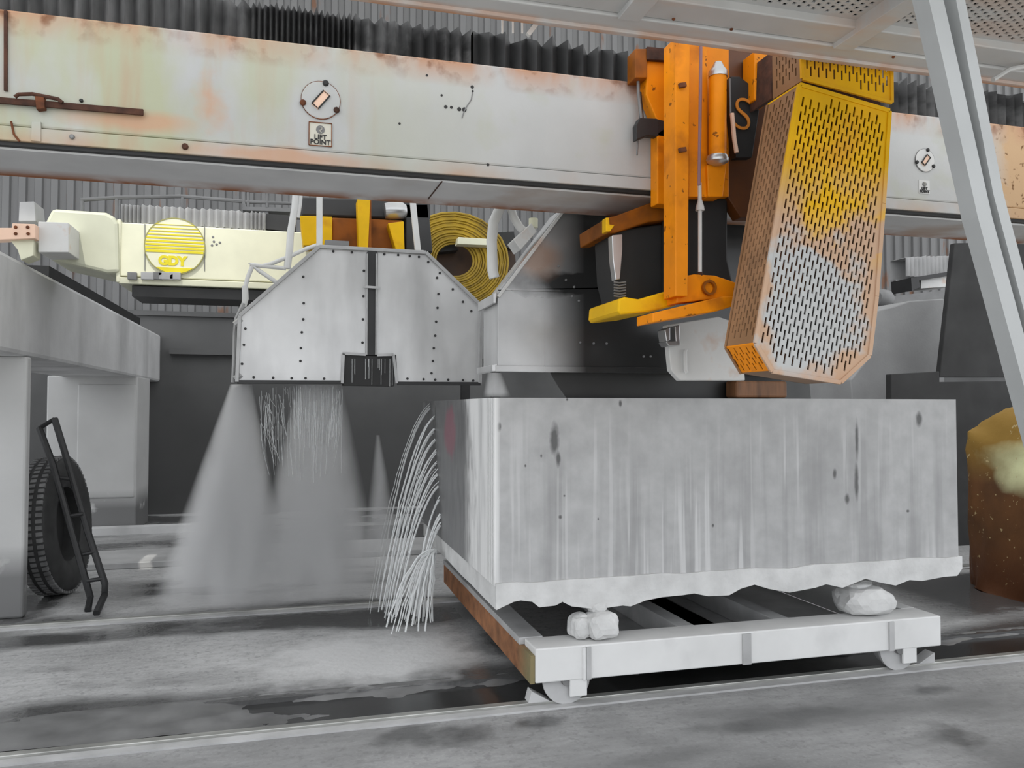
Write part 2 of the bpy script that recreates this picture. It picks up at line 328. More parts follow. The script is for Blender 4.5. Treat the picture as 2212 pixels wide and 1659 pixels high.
# ================================================================ SETTING
def grid_floor():
    mb = MB(); TX0, TX1, TA, TB = -2.6, 9.0, 4.765, 5.22      # long trench behind the near rail
    mb.box((-14, -1.5, -.3), (24, TA, 0)); mb.box((-14, TB, -.3), (24, 16.5, 0)); mb.box((-14, TA, -.3), (TX0, TB, 0)); mb.box((TX1, TA, -.3), (24, TB, 0)); mb.box((TX0, TA, -.3), (TX1, TB, -.22)); return mb
struct(grid_floor(), 'floor', M_FLOOR, 'grey wet concrete floor with puddles and slurry')
struct(MB().box((-40, -40, -.32), (50, -1.5, -.02)), 'floor_yard', M_GROUND, 'pale yard in front of the open shed')
WB = 14.8
def corr(x0, x1, z0, z1, y, p=.24, d=.045):
    mb = MB(); x = x0; pr = []
    while x < x1:
        pr += [(x, 0), (x + p * .42, 0), (x + p * .5, -d), (x + p * .92, -d)]; x += p
    for i in range(len(pr) - 1):
        (a, da), (b, db) = pr[i], pr[i + 1]
        mb.add([(a, y + da, z0), (b, y + db, z0), (b, y + db, z1), (a, y + da, z1)], [(0, 1, 2, 3)])
    mb.box((x0, y + .03, z0), (x1, y + .1, z1)); return mb
struct(corr(-13, 23, 3.4, 10.0, WB), 'wall_back', M_SHEET, 'grey corrugated sheet wall behind the saws')
wl = MB().box((-13, WB - .12, 0), (23, WB + .2, 3.4)); wl.box((-3, WB - .2, 3.38), (23, WB, 3.46)); wl.box((-2.1, WB - .3, 2.72), (23, WB - .1, 2.82))
struct(wl, 'wall_back_base', M_WALLB, 'dark damp concrete base of the back wall')
class SH(MB):
    def box(s, a, b): return s.add([(a[0], a[1], a[2]), (b[0], a[1], a[2]), (b[0], b[1], a[2]), (a[0], b[1], a[2])], [(0, 1, 2, 3)])
rf = SH(); ZR = 10.0
rf.box((-13, -5, ZR), (23, 3.85, ZR)); rf.box((-13, 4.42, ZR), (23, 15, ZR)); rf.box((-13, 3.85, ZR), (-4.0, 4.42, ZR)); rf.box((-.3, 3.85, ZR), (23, 4.42, ZR))  # unseen roof, slot shaped so sun reaches the far beam only
struct(rf, 'ceiling', M_ROOF, 'unseen sheet roof, its open strip added to let sun onto the far beam')
# left runway wall with its columns
XL = -2.26
cw = MB().box((XL - 1.0, 3.2, 2.25), (XL, 14.67, 3.05))
struct(cw, 'wall_left', M_CONC, 'grey concrete runway beam carried by columns at the left', bevel=.04)
struct(MB().box((-4.4, 7.75, 0), (XL, 7.87, 2.25)), 'wall_left_column', M_CONCL, 'pale concrete column beside the leaning tyre', bevel=.02)
c2 = MB().box((-3.45, 12.7, 0), (XL, 13.7, 2.27)); c2.box((-3.05, 12.68, .5), (XL - .02, 12.72, 2.15))
struct(c2, 'wall_left_pier', M_CONCL, 'wide pale concrete pier at the far end of the runway', bevel=.02)
struct(MB().box((-3.0, 12.45, 0), (-1.0, 12.68, .1)), 'trim_1', M_CONC, 'low kerb at the foot of the pale pier')
k2 = MB(); k2.box((-6, 9.8, 0), (9, 10.7, .07))
struct(k2, 'trim_2', mat('slurry_covered_kerb', (172, 172, 172), .4, var=.1), 'low pale kerb step behind the water spray', bevel=.01)
# right background
rw = MB(); rw.slab(10, 11, [(1842, 862), (1838, 820), (1880, 768), (1895, 670), (1930, 662), (1965, 650), (2040, 645), (2030, 860), (2030, 1200), (1850, 1200)])
struct(rw, 'wall_right', mat('dusky_concrete', (158, 158, 158), .8, var=.1, scale=1.5, bump=.1), 'grey concrete pier with broken top behind the yellow belt guard', bevel=.02)
rd = MB(); rd.slab(8.6, 8.68, [(2062, 525), (2300, 520), (2300, 815), (2030, 815)]); rd.slab(8.6, 8.7, [(1925, 808), (2030, 802), (2030, 825), (2300, 822), (2300, 1240), (1925, 1240)])
struct(rd, 'wall_right_panel', mat('black_wall_plate', (44, 44, 44), .75, var=.2), 'black wall panel behind the block at the right', bevel=.01)  # one even near-black colour over the whole panel
struct(MB().box((-2.6, 4.765, -.22), (9, 5.22, -.03)), 'trim_3', mat('black_wet_slurry', (54, 54, 54), .16, var=.25, scale=2, bump=.1, bscale=6), 'dark wet slurry filling the trench behind the near rail')
sl = MB(); GX, GYn = 230, 15
for i in range(GX + 1):
    for j in range(GYn + 1):
        x = -2.5 + 9.8 * i / GX; y = 4.77 + .56 * j / GYn; nz = noise.fractal(V((x * 2.2, y * 4, 0)), 1.0, 2.0, 4)
        hl = .03 - .055 * (x + 1.1) / 1.0 + .03 * nz - .04 * max(0, (4.95 - y)) ; hb = -.11 + .42 * (y - 5.0) + .05 * nz
        z = min(max(hl, hb, -.2), .004 + .006 * nz); z = -.01 if y > 5.3 else z
        sl.v.append(V((x, y, z)))
for i in range(GX):
    for j in range(GYn): a = i * (GYn + 1) + j; sl.f.append((a, a + GYn + 1, a + GYn + 2, a + 1))
tag(sl.build('slurry', mat('grey_stone_slurry', (112, 112, 112), .3, var=.2, scale=4), smooth=True), 'grey stone slurry silting up the far side of the floor trench', 'slurry', kind='stuff')
# floor rails
def rail(Y, label):
    t = thing('floor_rail', label, 'rail', (1, Y, 0), 'floor rails under the block cart')
    MB().box((-9, Y - .02, 0), (12, Y + .035, .028)).build('rail_head', M_RAIL, t, bevel=.004)
    MB().box((-9, Y + .036, .0), (12, Y + .075, .006)).build('rail_groove', M_BLACK, t)
    MB().box((-9, Y - .09, .0), (12, Y - .021, .012)).build('kerb_edge', M_CARTD, t)
rail(4.67, 'near pale steel rail in the floor under the front of the white cart')
rail(7.42, 'far dark steel rail in the floor behind the water jets')
# ================================================================ BLOCK
YB = 4.72; XLB = 1.163
XRB = PY(2067, 1000, YB).x; YBK = PX(915, 900, XLB).y; ZT = 1.865; ZB = .72
blk = thing('granite_block', 'huge sawn pale grey granite block with a ragged white base lying on the white cart', 'stone block', ((XLB + XRB) / 2, 6, .6))
K1 = 4.92
ys = [YB, 4.77, 4.82, 4.87]
for y in ys[:]:
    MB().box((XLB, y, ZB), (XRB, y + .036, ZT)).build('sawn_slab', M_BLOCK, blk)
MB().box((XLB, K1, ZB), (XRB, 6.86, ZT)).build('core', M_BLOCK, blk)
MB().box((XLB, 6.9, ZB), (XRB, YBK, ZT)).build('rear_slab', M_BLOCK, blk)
bot = [(1072, 1318), (1110, 1300), (1125, 1297), (1150, 1300), (1165, 1312), (1200, 1308), (1215, 1300), (1235, 1310), (1290, 1316), (1345, 1308), (1362, 1310), (1395, 1297), (1430, 1290), (1472, 1286), (1500, 1282), (1530, 1288), (1575, 1286), (1600, 1272), (1630, 1263), (1660, 1272), (1705, 1280), (1760, 1270), (1785, 1262), (1820, 1270), (1870, 1250), (1900, 1258), (1935, 1265), (1965, 1253), (1992, 1255), (2040, 1246), (2068, 1244), (2079, 1228)]
low = [PY(x, y, YB - .02) for x, y in bot]
up = [V((p.x, YB - .02 + .012 * noise.noise(V((p.x * 5, 0, 0))), ZB + .02 + .03 * noise.noise(V((p.x * 3, 1, 0))))) for p in low]
mb = MB(); NY = 9; n = len(low)
for j in range(NY):
    f = j / (NY - 1); y = YB - .02 + f * (YBK - YB + .04)
    for i in range(n):
        z = low[i].z + (.03 * noise.noise(V((i * .5, j * 1.3, 3))) if j else 0); mb.v.append(V((low[i].x, y + (.02 * noise.noise(V((i, j, 0)))), z)))
top0 = len(mb.v)
for j in range(NY):
    f = j / (NY - 1); y = YB - .02 + f * (YBK - YB + .04)
    for i in range(n): mb.v.append(V((low[i].x, y, up[i].z)))
for base in (0, top0):
    for j in range(NY - 1):
        for i in range(n - 1): mb.f.append((base + j * n + i, base + j * n + i + 1, base + (j + 1) * n + i + 1, base + (j + 1) * n + i))
for i in range(n - 1): mb.f.append((i, i + 1, top0 + i + 1, top0 + i)); q = (NY - 1) * n; mb.f.append((q + i, q + i + 1, top0 + q + i + 1, top0 + q + i))
for j in range(NY - 1):
    for i in (0, n - 1): mb.f.append((j * n + i, (j + 1) * n + i, top0 + (j + 1) * n + i, top0 + j * n + i))
rb = mb.build('rough_base', M_ROUGHST, blk); rb['label'] = 'uncut ragged white underside of the block'
# ================================================================ CART
YC = 4.59
x0 = PY(1157, 1430, YC).x; x1 = PY(2033, 1360, YC).x; zt = .365; zb = .16; YCB = 7.5
cart = thing('block_cart', 'low chalk-white steel rail cart carrying the granite block', 'cart', ((x0 + x1) / 2, 6, 0))
MB().box((x0, YC, zb), (x1, YC + .24, zt)).build('front_beam', M_CARTP, cart, bevel=.008)
MB().box((x0, YCB - .24, zb), (x1, YCB, zt)).build('rear_beam', M_CARTD, cart, bevel=.008)
eb = MB().box((x0 - .03, YC + .01, zb - .005), (x0 + .0, YCB, zt - .04)).build('end_channel', M_CARTEND, cart, bevel=.004); eb['label'] = 'rusty brown end channel'
MB().box((x0 - .035, YC + .241, zt - .04), (x0 + .12, YCB, zt + .004)).build('end_flange', M_CARTD, cart, bevel=.004)
MB().box((x1 - .12, YC + .24, zb), (x1, YCB, zt)).build('end_beam', M_CARTP, cart, bevel=.006)
for px, py in ((1502, 1362), (1722, 1350)):
    x = PZ(px, py, zt).x; MB().box((x - .06, YC + .24, zb + .05), (x + .06, YCB - .24, zt - .002)).build('cross_member', M_CARTD, cart, bevel=.006)
for a, b in ((1350, 1410), (1500, 1580), (1720, 1800)):
    xa = PZ(a, 1365, zt).x; MB().box((xa + .2, YC + .36, zb + .02), (xa + .95, YCB - .26, zb + .05)).build('deck_plate', M_CARTD, cart)
for px, w in ((1270, .035), (1262, .02), (1612, .06), (1925, .04)):
    x = PY(px, 1400, YC).x; MB().box((x - w / 2, YC - .012, zb), (x + w / 2, YC, zt - .01)).build('stiffener', M_CARTD if w > .02 else M_CARTP, cart)
WR = .13
for px in (1212, 1940):
    xw = PZ(px, 1500 if px < 1500 else 1440, .03).x
    for Yw in (4.68, 7.43):
        w = MB().lathe((xw, Yw - .05, .028 + WR), (0, 1, 0), [(.03, 0), (WR + .02, 0), (WR + .02, .02), (WR, .025), (WR, .1), (.03, .1)], 28).build('wheel', M_CARTD, cart, smooth=True)
        MB().lathe((xw, Yw - .075, .028 + WR), (0, 1, 0), [(.035, 0), (.04, .03)], 16).build('axle', M_GREY, w, smooth=True)
        MB().box((xw + .01, Yw - .085, .06), (xw + .12, Yw - .065, zb + .02)).build('wheel_bracket', M_CARTP, cart, bevel=.004)
        MB().box((xw + .0, Yw + .065, .06), (xw + .12, Yw + .085, zb + .02)).build('wheel_bracket', M_CARTP, cart, bevel=.004)
for px, py, lab in ((1160, 1510, 'small pale wedge chock against the cart wheel at the left end'), (2006, 1435, 'small pale wedge chock beside the cart wheel at the right end')):
    q = PZ(px, py, .03); tag(MB().ext([V((q.x - .07, 4.64, .0285)), V((q.x + .07, 4.64, .0285)), V((q.x + (.07 if px > 1500 else -.05), 4.64, .1))], (0, .09, 0)).build('wheel_chock', M_CARTD, bevel=.004), lab, 'wheel chock', 'wheel chocks')
# packing stones on the cart
def pstone(px, py0, py1, w, d, Y, label, seed, yoff=0.0, z0=None):
    a = PY(px, py1, Y); b = PY(px, py0, Y); za = zt if z0 is None else z0; zc = b.z
    h = max(.03, (zc - za) / 2)
    mb = MB().rock((a.x, Y + d, za + h * .98), (w, d, h), seed, 3, .16, .3)
    for v in mb.v: v.z = max(v.z, za + .001)
    tag(mb.build('packing_stone', M_ROUGHST, smooth=False), label, 'stone', 'packing stones between cart and block')
pstone(1312, 1328, 1382, .105, .1, 4.60, 'largest white packing stone on the front beam near the cart left end', 1)
pstone(1262, 1332, 1382, .07, .08, 4.66, 'small angular white packing stone left of the largest one on the cart', 5)
pstone(1296, 1302, 1334, .06, .06, 4.68, 'small white packing stone lying on top of the largest one under the block', 9, z0=.525)
pstone(1900, 1276, 1345, .19, .16, 4.64, 'big white packing stone on the front beam near the cart right end', 12)
pstone(1868, 1256, 1290, .11, .1, 4.78, 'rounded white packing stone wedged above the big right one under the block', 15, z0=.50)
pstone(1858, 1300, 1345, .06, .08, 4.72, 'small pitted white stone left of the big right packing stone', 19)
# ================================================================ NEAR BRIDGE BEAM
YN = 4.1; ZA, ZS, ZH = 3.017, 3.1, 3.64
beam = thing('bridge_beam', 'long chipped white bridge beam with rust streaks crossing in front of the saws', 'beam', (1, 4.36, ZA))
MB().box((-3.2, YN, ZS), (8, 4.62, ZH)).build('web', M_BEAM, beam, bevel=.01)
MB().box((-3.2, YN - .008, ZA + .012), (8, 4.6, ZS - .004)).build('lower_band', M_BEAM, beam, bevel=.004)
MB().box((-3.2, YN + .01, ZA - .006), (8, 4.635, ZA + .012)).build('shadow_gap_strip', M_BLACK, beam)  # black strip paints the shadow gap below the beam face
MB().box((-3.2, YN + .045, ZA - .016), (8, 4.62, ZA - .004)).build('underside', M_BEAMU, beam)
MB().slab(YN - .012, YN, [(8, 22), (15, 22), (15, 196), (8, 195)]).build('panel_seam', M_RUSTD, beam)
def bolt(c, r, m, par, name='bolt', d=.012, ax=(0, -1, 0)):
    return MB().lathe(c, ax, [(r, 0), (r, d * .6), (r * .6, d)], 8).build(name, m, par, smooth=False)
# rusty lever bar
lv = MB(); a, b = PY(-60, 212, YN - .02), PY(310, 243, YN - .02)
lv.bar(a, b, .012, .03, (0, 0, 1)); l0 = lv.build('latch_bar', M_RUSTD, beam, bevel=.003)
MB().tube([PY(x, y, YN - .035) for x, y in ((32, 210), (40, 204), (70, 203), (105, 210), (125, 214), (135, 222))], .009).build('latch_handle', M_RUSTD, l0)
MB().slab(YN - .04, YN - .002, [(75, 207), (95, 208), (96, 234), (78, 236)]).build('latch_bracket', M_RUST, l0, bevel=.003)
bolt(PY(176, 218, YN), .009, M_INK, beam); bolt(PY(156, 296, YN - .008), .012, M_GREY, beam); bolt(PY(400, 317, YN - .008), .016, M_RUSTD, beam)
MB().tube([PY(x, y, YN - .012) for x, y in ((24, 262), (30, 290), (42, 305))], .005).build('weld_seam', M_RUST, beam)
MB().slab(YN - .014, YN, [(68, 262), (88, 262), (88, 306), (66, 304)]).build('weld_plate', M_BEAM, beam, bevel=.003)
def ring(c, r, w, m, par, name, n=40, d=.006):
    return MB().lathe(c, (0, -1, 0), [(r - w, 0), (r - w, d), (r, d), (r, 0)], n, True).build(name, m, par, smooth=False)
def lift_point(px, py, s, clean):
    c = PY(px, py, YN); r = .095 * s
    o = MB().lathe(c, (0, -1, 0), [(r, 0), (r, .006), (r * .97, .008)], 40).build('lift_cover', M_BEAM if not clean else M_WHITE, beam)
    ring(c, r * 1.03, .006, M_RUST if not clean else M_GREY, o, 'cover_rim')
    for an, rr, mm in ((75, .95, M_INK), (-30, .95, M_RUSTD if not clean else M_INK), (195, .95, M_RUST if not clean else M_INK)):
        bolt(c + V((math.cos(math.radians(an)) * r * rr, -.006, math.sin(math.radians(an)) * r * rr)), .016 * s, mm, o)
    u = V((.62, 0, .78)); w = V((.78, 0, -.62)); k = c + V((0, -.008, 0))
    MB().ext([k - u * .05 * s - w * .02 * s, k - u * .05 * s + w * .02 * s, k + u * .05 * s + w * .02 * s, k + u * .05 * s - w * .02 * s], (0, -.004, 0)).build('lift_slot', M_SALMON, o)
    MB().tube([k + V((0, -.006, 0)) - u * .045 * s - w * .02 * s, k + V((0, -.006, 0)) + u * .045 * s - w * .02 * s, k + V((0, -.006, 0)) + u * .045 * s + w * .02 * s, k + V((0, -.006, 0)) - u * .045 * s + w * .02 * s, k + V((0, -.006, 0)) - u * .045 * s - w * .02 * s], .004).build('slot_outline', M_INK, o)
lift_point(693, 217, 1.0, False); lift_point(1997, 347, .75, True)
def lift_sign(px, py, s, frame=True):
    c = PY(px, py, YN)
    o = MB().box(c + V((-.056 * s, -.003, -.056 * s)), c + V((.056 * s, 0, .062 * s))).build('lift_sign', M_SIGN if frame else M_WHITE, beam)
    if frame:
        for a, b in (((-.056, -.056), (.056, -.056)), ((.056, -.056), (.056, .062)), ((.056, .062), (-.056, .062)), ((-.056, .062), (-.056, -.056))):
            MB().bar(c + V((a[0] * s, -.005, a[1] * s)), c + V((b[0] * s, -.005, b[1] * s)), .004, .004, (0, 1, 0)).build('sign_border', M_RUST, o)
    em = c + V((0, -.003, .027 * s))
    MB().lathe(em, (0, -1, 0), [(.021 * s, 0), (.021 * s, .003)], 24).build('sign_emblem', M_GREY, o)
    MB().tube([em + V((-.008 * s, -.005, .01 * s)), em + V((.007 * s, -.005, .012 * s)), em + V((.007 * s, -.005, 0)), em + V((-.006 * s, -.005, -.008 * s)), em + V((.006 * s, -.005, -.016 * s))], .002 * s, 6).build('emblem_hook', M_SIGN, o)
    text('LIFT', c + V((0, -.004, -.012 * s)), .034 * s, M_INK, o, bold=.0006); text('POINT', c + V((0, -.004, -.038 * s)), .034 * s, M_INK, o, bold=.0006)
lift_sign(692, 292, 1.0); lift_sign(1996, 405, .72, False)
for x, y, r in ((1020, 188, .006), (1021, 197, .004), (1003, 237, .008), (992, 236, .007), (975, 232, .005), (963, 231, .006), (954, 206, .004), (922, 163, .004), (863, 267, .004), (1054, 356, .005)):
    bolt(PY(x, y, YN if y < 350 else YN - .008), r * 1.6, M_INK, beam, 'paint_chip', .003)
MB().tube([PY(x, y, YN - .002) for x, y in ((1021, 200), (1018, 215), (1008, 230), (1003, 240), (998, 255))], .003).build('scratch', M_GREY, beam)
MB().bar(PZ(925, 430, ZA - .018), PZ(955, 392, ZA - .018), .006, .004).build('underside_joint', M_RUSTD, beam)
# bellows on the beam: pleated cloth
def pleats(xa, xb, y0, y1, z0, z1, zones, m, par, jag=.02, name='bellows'):
    mb = MB(); x = xa; i = 0; r = random.Random(3); pts = []
    while x < xb:
        f = (x - xa) / (xb - xa); p = zones(f); pts.append((x, i % 2, z1(f) + r.uniform(-jag, jag))); x += p; i += 1
    for (a, sa, za), (b, sb, zb2) in zip(pts, pts[1:]):
        ya, yb = y0 + .06 * sa, y0 + .06 * sb
        mb.add([(a, ya, z0), (b, yb, z0), (b, yb, zb2), (a, ya, za), (a, y1, z0), (b, y1, z0), (b, y1, zb2), (a, y1, za)], [(0, 1, 2, 3), (3, 2, 6, 7), (5, 4, 7, 6)])
    return mb.build(name, m, par)
bl = pleats(-3.2, .9, 4.14, 4.55, ZH - .01, lambda f: 3.86 - .02 * f, lambda f: .034 if f < .72 else (.014 if f < .845 else .034), M_BELL, beam, .012)
bl['label'] = 'sagging dark grey pleated bellows'
pleats(.9, 1.85, 4.14, 4.55, ZH - .01, lambda f: 3.85 - .03 * f, lambda f: .045, mat('black_wet_bellows', (44, 44, 44), .5, var=.4, scale=4), beam, .03)
pleats(3.35, 6, 4.14, 4.55, ZH - .01, lambda f: 3.86, lambda f: .035, M_BELL, beam, .03)
# ================================================================ CATWALK
ZC = 3.50
cat = thing('catwalk', 'white rust-stained maintenance catwalk with perforated decking seen from below at the upper right', 'walkway', (2.5, 2.6, ZC))
XC0, XC1 = -.6, 6.0
MB().box((XC0, 3.17, ZC), (XC1, 3.3, ZC + .08)).build('edge_channel', M_CAT, cat, bevel=.006)
MB().box((XC0, 3.27, ZC - .015), (XC1, 3.305, ZC + .1)).build('edge_lip', M_CAT, cat, bevel=.004)
MB().box((XC0, 3.01, ZC + .012), (XC1, 3.165, ZC + .08)).build('inner_channel', M_CAT, cat, bevel=.006)
MB().box((XC0, 2.4, ZC), (XC1, 2.56, ZC + .08)).build('middle_channel', M_CAT, cat, bevel=.006)
MB().box((XC0, 1.7, ZC), (XC1, 1.86, ZC + .08)).build('near_channel', M_CAT, cat, bevel=.006)
for q0, q1 in (((1340, 60), (1405, 0)), ((1805, 112), (1975, 15))):
    x = PZ(*q0, ZC).x; MB().box((x - .05, 1.86, ZC - .012), (x + .05, 3.17, ZC + .06)).build('cross_brace', M_CAT, cat, bevel=.003)
xs = [XC0, PZ(1340, 60, ZC).x, PZ(1805, 112, ZC).x, 4.4, XC1]
for i in range(4):
    for ya, yb in ((2.56, 3.01), (1.86, 2.4)):
        if i == 0 or (ya < 2 and i < 2): continue
        a, b = xs[i] + .05, xs[i + 1] - .05
        MB().box((a - .1, ya - .02, ZC + .062), (b + .1, yb + .02, ZC + .075)).build('hole_backing', M_DARK, cat)  # dark sheet added above the decking so its holes read dark
        perforated([(0, 0), (b - a, 0), (b - a, yb - ya), (0, yb - ya)], lambda u, v, a=a, ya=ya: (a + u, ya + v, ZC + .05), (0, 0, .006), .036, .036, .018, .02, .02).build('deck_panel', M_CAT, cat)
for q in ((1455, 40), (1580, 62), (1930, 122), (2080, 60)):
    bolt(PZ(*q, ZC), .008, M_RUST, cat, 'bolt', .008, (0, 0, -1))
MB().tube([PY(x, y, 3.1) for x, y in ((2145, 172), (2180, 150), (2230, 140))], .012).build('conduit', M_CAT, cat)
for px in (1085, 1108, 1128): MB().bar(PY(px, 40, 3.4), PY(px, 72, 3.4), .008, .008).build('hanger', M_WHITE, cat)
MB().bar(PY(1160, 50, 3.4), PY(1140, 76, 3.4), .02, .02).build('hanger', M_WHITE, cat)
# inclined channel post in front
M_POST = mat('pale_grey_post_paint', (164, 166, 166), .45, var=.05)
st = thing('channel_post', 'pale grey inclined steel channel post running down the right edge in front of everything', 'post', (3, 2.42, 0))
def ln(a, b, t): return (a[0] + (b[0] - a[0]) * t, a[1] + (b[1] - a[1]) * t)
L = [(1994, -70), (2040, 130), (2115, 468), (2290, 1110)]; R = [(2054, -70), (2092, 130), (2148, 420), (2330, 1110)]
MB().slab(2.35, 2.36, L + R[::-1]).build('web', M_POST, st)
MB().slab(2.29, 2.36, [(1990, -70), (2037, 130), (2112, 468), (2287, 1110), (2318, 1110), (2143, 468), (2068, 130), (2022, -70)]).build('flange', M_POST, st)
g = MB().slab(2.34, 2.348, [(2034, -70), (2080, 130), (2136, 400), (2146, 400), (2092, 130), (2050, -70)]).build('inner_strip', mat('teal_grey_paint', (118, 146, 140), .4, var=.1), st); g['label'] = 'teal grey strip inside the channel'
MB().slab(2.29, 2.36, [(2052, -70), (2090, 130), (2146, 420), (2328, 1110), (2352, 1110), (2168, 420), (2112, 130), (2070, -70)]).build('flange', M_POST, st)
# ================================================================ NEAR SAW HEAD
saw = thing('bridge_saw_head', 'orange saw head with yellow perforated belt guard and dark steel blade hood above the block', 'stone saw', (2.4, 4.2, 1.9))
MB().slab(4.0, 4.09, [(1398, 108), (1470, 112), (1470, 445), (1420, 440), (1420, 262), (1396, 205)]).build('carriage_plate', M_ORANGE, saw, bevel=.006)
MB().slab(3.98, 4.09, [(1372, 105), (1398, 105), (1398, 168), (1372, 168)]).build('roller_bracket', M_ORANGED, saw, bevel=.004)
MB().slab(3.97, 4.0, [(1398, 100), (1460, 106), (1460, 132), (1398, 128)]).build('top_shadow_plate', M_RUSTD, saw, bevel=.004)  # dark plate painting the shade at the carriage top
MB().slab(3.72, 3.86, [(1459, 80), (1491, 80), (1486, 640), (1459, 640)]).build('upright_post', M_ORANGE, saw, bevel=.005)
MB().slab(3.86, 3.98, [(1488, 80), (1575, 80), (1575, 425), (1488, 425)]).build('back_plate', M_ORANGE, saw, bevel=.005)
MB().slab(3.87, 3.96, [(1572, 80), (1720, 80), (1665, 470), (1600, 470), (1572, 425)]).build('rear_plate', M_BROWN, saw, bevel=.005)
MB().slab(3.8, 3.86, [(1488, 80), (1528, 80), (1528, 425), (1488, 425)]).build('cover_strip', M_ORANGE, saw, bevel=.004)
cyl = MB(); a, b = PY(1550, 345, 3.74), PY(1551, 155, 3.74)
cyl.lathe(a, b - a, [(.045, 0), (.045, (b - a).length)], 24); c0 = cyl.build('hydraulic_cylinder', M_ORANGE, saw, smooth=True)
MB().lathe(b, b - a, [(.05, -.03), (.05, .0), (.035, .02), (.02, .05)], 20).build('cylinder_cap', M_ALU, c0, smooth=True)
MB().lathe(a, a - b, [(.052, -.02), (.06, 0), (.056, .012), (.03, .026)], 20).build('cylinder_cap', M_ALU, c0, smooth=True)
MB().slab(3.78, 3.88, [(1527, 355), (1570, 355), (1562, 425), (1530, 425)]).build('cylinder_seat', M_ORANGE, saw, bevel=.006)
MB().tube([PY(x, y, 3.7) for x, y in ((1514, 70), (1513, 200), (1511, 330), (1510, 400))], .009).build('hydraulic_hose', M_HOSEB, saw, smooth=True)
MB().slab(3.8, 3.855, [(1578, 165), (1598, 165), (1630, 190), (1640, 240), (1625, 340), (1590, 340), (1580, 250)]).build('black_cover', M_BLACK, saw, bevel=.004)
text('S', PY(1604, 250, 3.79), .26, mat('orange_letter_paint', (206, 128, 40), .5, var=.1), saw, 'letter_s', rot=.05, bold=-.004)
MB().slab(3.74, 3.86, [(1630, 110), (1668, 112), (1664, 205), (1655, 228), (1630, 215)]).build('motor_bracket', M_ORANGE, saw, bevel=.005)
MB().tube([PY(x, y, 3.76) for x, y in ((1581, 245), (1586, 300), (1591, 330))], .012).build('grease_pipe', M_SALMON, saw, smooth=True)
MB().tube([PY(x, y, 3.77) for x, y in ((1576, 170), (1578, 250))], .006).build('grey_pipe', M_GREY, saw)
for y in (182, 322): MB().slab(3.7, 3.72, [(1468, y - 3), (1482, y - 5), (1484, y + 4), (1470, y + 6)]).build('post_clip', M_RUST, saw)
# scraper bracket riding on the beam
sb = MB(); sb.slab(4.0, 4.05, [(1382, 254), (1420, 256), (1438, 260), (1436, 296), (1400, 292), (1375, 302), (1374, 270)]); s0 = sb.build('scraper_block', M_DARK, saw, bevel=.004)
MB().tube([PY(x, y, 4.03) for x, y in ((1377, 108), (1379, 200), (1386, 260))], .009).build('scraper_rod', M_GREY, s0)
MB().tube([PY(x, y, 4.04) for x, y in ((1381, 200), (1386, 258))], .013).build('scraper_sleeve', M_DARK, s0)
MB().tube([PY(x, y, 4.04) for x, y in ((1378, 300), (1376, 335))], .006).build('scraper_tip', M_GREY, s0)
# mid arms
MB().slab(4.15, 4.6, [(1310, 470), (1330, 466), (1420, 432), (1462, 436), (1462, 472), (1400, 480), (1330, 503), (1312, 503)]).build('upper_arm', M_ORANGED, saw, bevel=.008)
MB().slab(4.1, 4.16, [(1309, 470), (1316, 470), (1317, 485), (1328, 486), (1318, 500), (1309, 500)]).build('arm_tip', M_YELLOW, saw, bevel=.003)
MB().slab(4.2, 4.5, [(1324, 498), (1462, 480), (1462, 660), (1345, 660), (1330, 600)]).build('motor_shroud', M_BLACK, saw, bevel=.01)
sv = MB().slab(4.14, 4.2, [(1322, 508), (1345, 506), (1345, 540), (1340, 603), (1330, 605), (1324, 560)]).build('foil_wrap', M_ALU, saw, bevel=.004); sv['label'] = 'crumpled silver wrap'
for k in range(6):
    y = 609 + k * 6; MB().tube([PY(x, yy, 4.16) for x, yy in ((1326, y), (1338, y + 2), (1352, y))], .005, 6).build('spring_coil', M_GREY, saw)
MB().slab(3.9, 4.2, [(1480, 425), (1572, 428), (1572, 560), (1590, 640), (1480, 640)]).build('drive_motor', M_BLACK, saw, bevel=.01)
MB().tube([PY(x, y, 3.8) for x, y in ((1511, 395), (1512, 460), (1512, 600))], .011).build('white_rod', M_HOSE, saw, smooth=True)
MB().lathe(PY(1512, 455, 3.8), (0, 0, 1), [(.024, 0), (.022, .02), (.012, .055)], 14).build('rod_collar', M_HOSE, saw, smooth=True)
MB().lathe(PY(1512, 608, 3.8), (0, 0, 1), [(.02, -.03), (.02, .03), (.012, .05)], 14).build('rod_socket', M_RUSTD, saw, smooth=True)
MB().slab(3.78, 3.9, [(1462, 600), (1500, 592), (1545, 595), (1590, 610), (1590, 640), (1462, 655)]).build('hinge_block', M_ORANGE, saw, bevel=.006)
ring(PY(1530, 622, 3.77), .04, .012, M_ORANGED, saw, 'lifting_eye', 20, .02)
MB().slab(3.9, 4.35, [(1337, 646), (1350, 641), (1380, 646), (1462, 622), (1462, 660), (1400, 674), (1340, 680), (1335, 672)]).build('lower_arm', M_YELLOW, saw, bevel=.01)
MB().slab(3.7, 3.9, [(1410, 676), (1560, 640), (1590, 640), (1590, 660), (1550, 672), (1410, 697)]).build('cross_arm', M_ORANGE, saw, bevel=.006)
gp = MB().slab(4.3, 4.36, [(1440, 702), (1552, 684), (1600, 700), (1610, 822), (1470, 822), (1450, 800)]).build('splash_plate', M_WHITE, saw, bevel=.006); gp['label'] = 'white splash plate'
MB().tube([PY(x, y, 4.28) for x, y in ((1482, 755), (1480, 760), (1481, 800), (1484, 805))], .012).build('plate_handle', M_WHITE, gp, smooth=True)
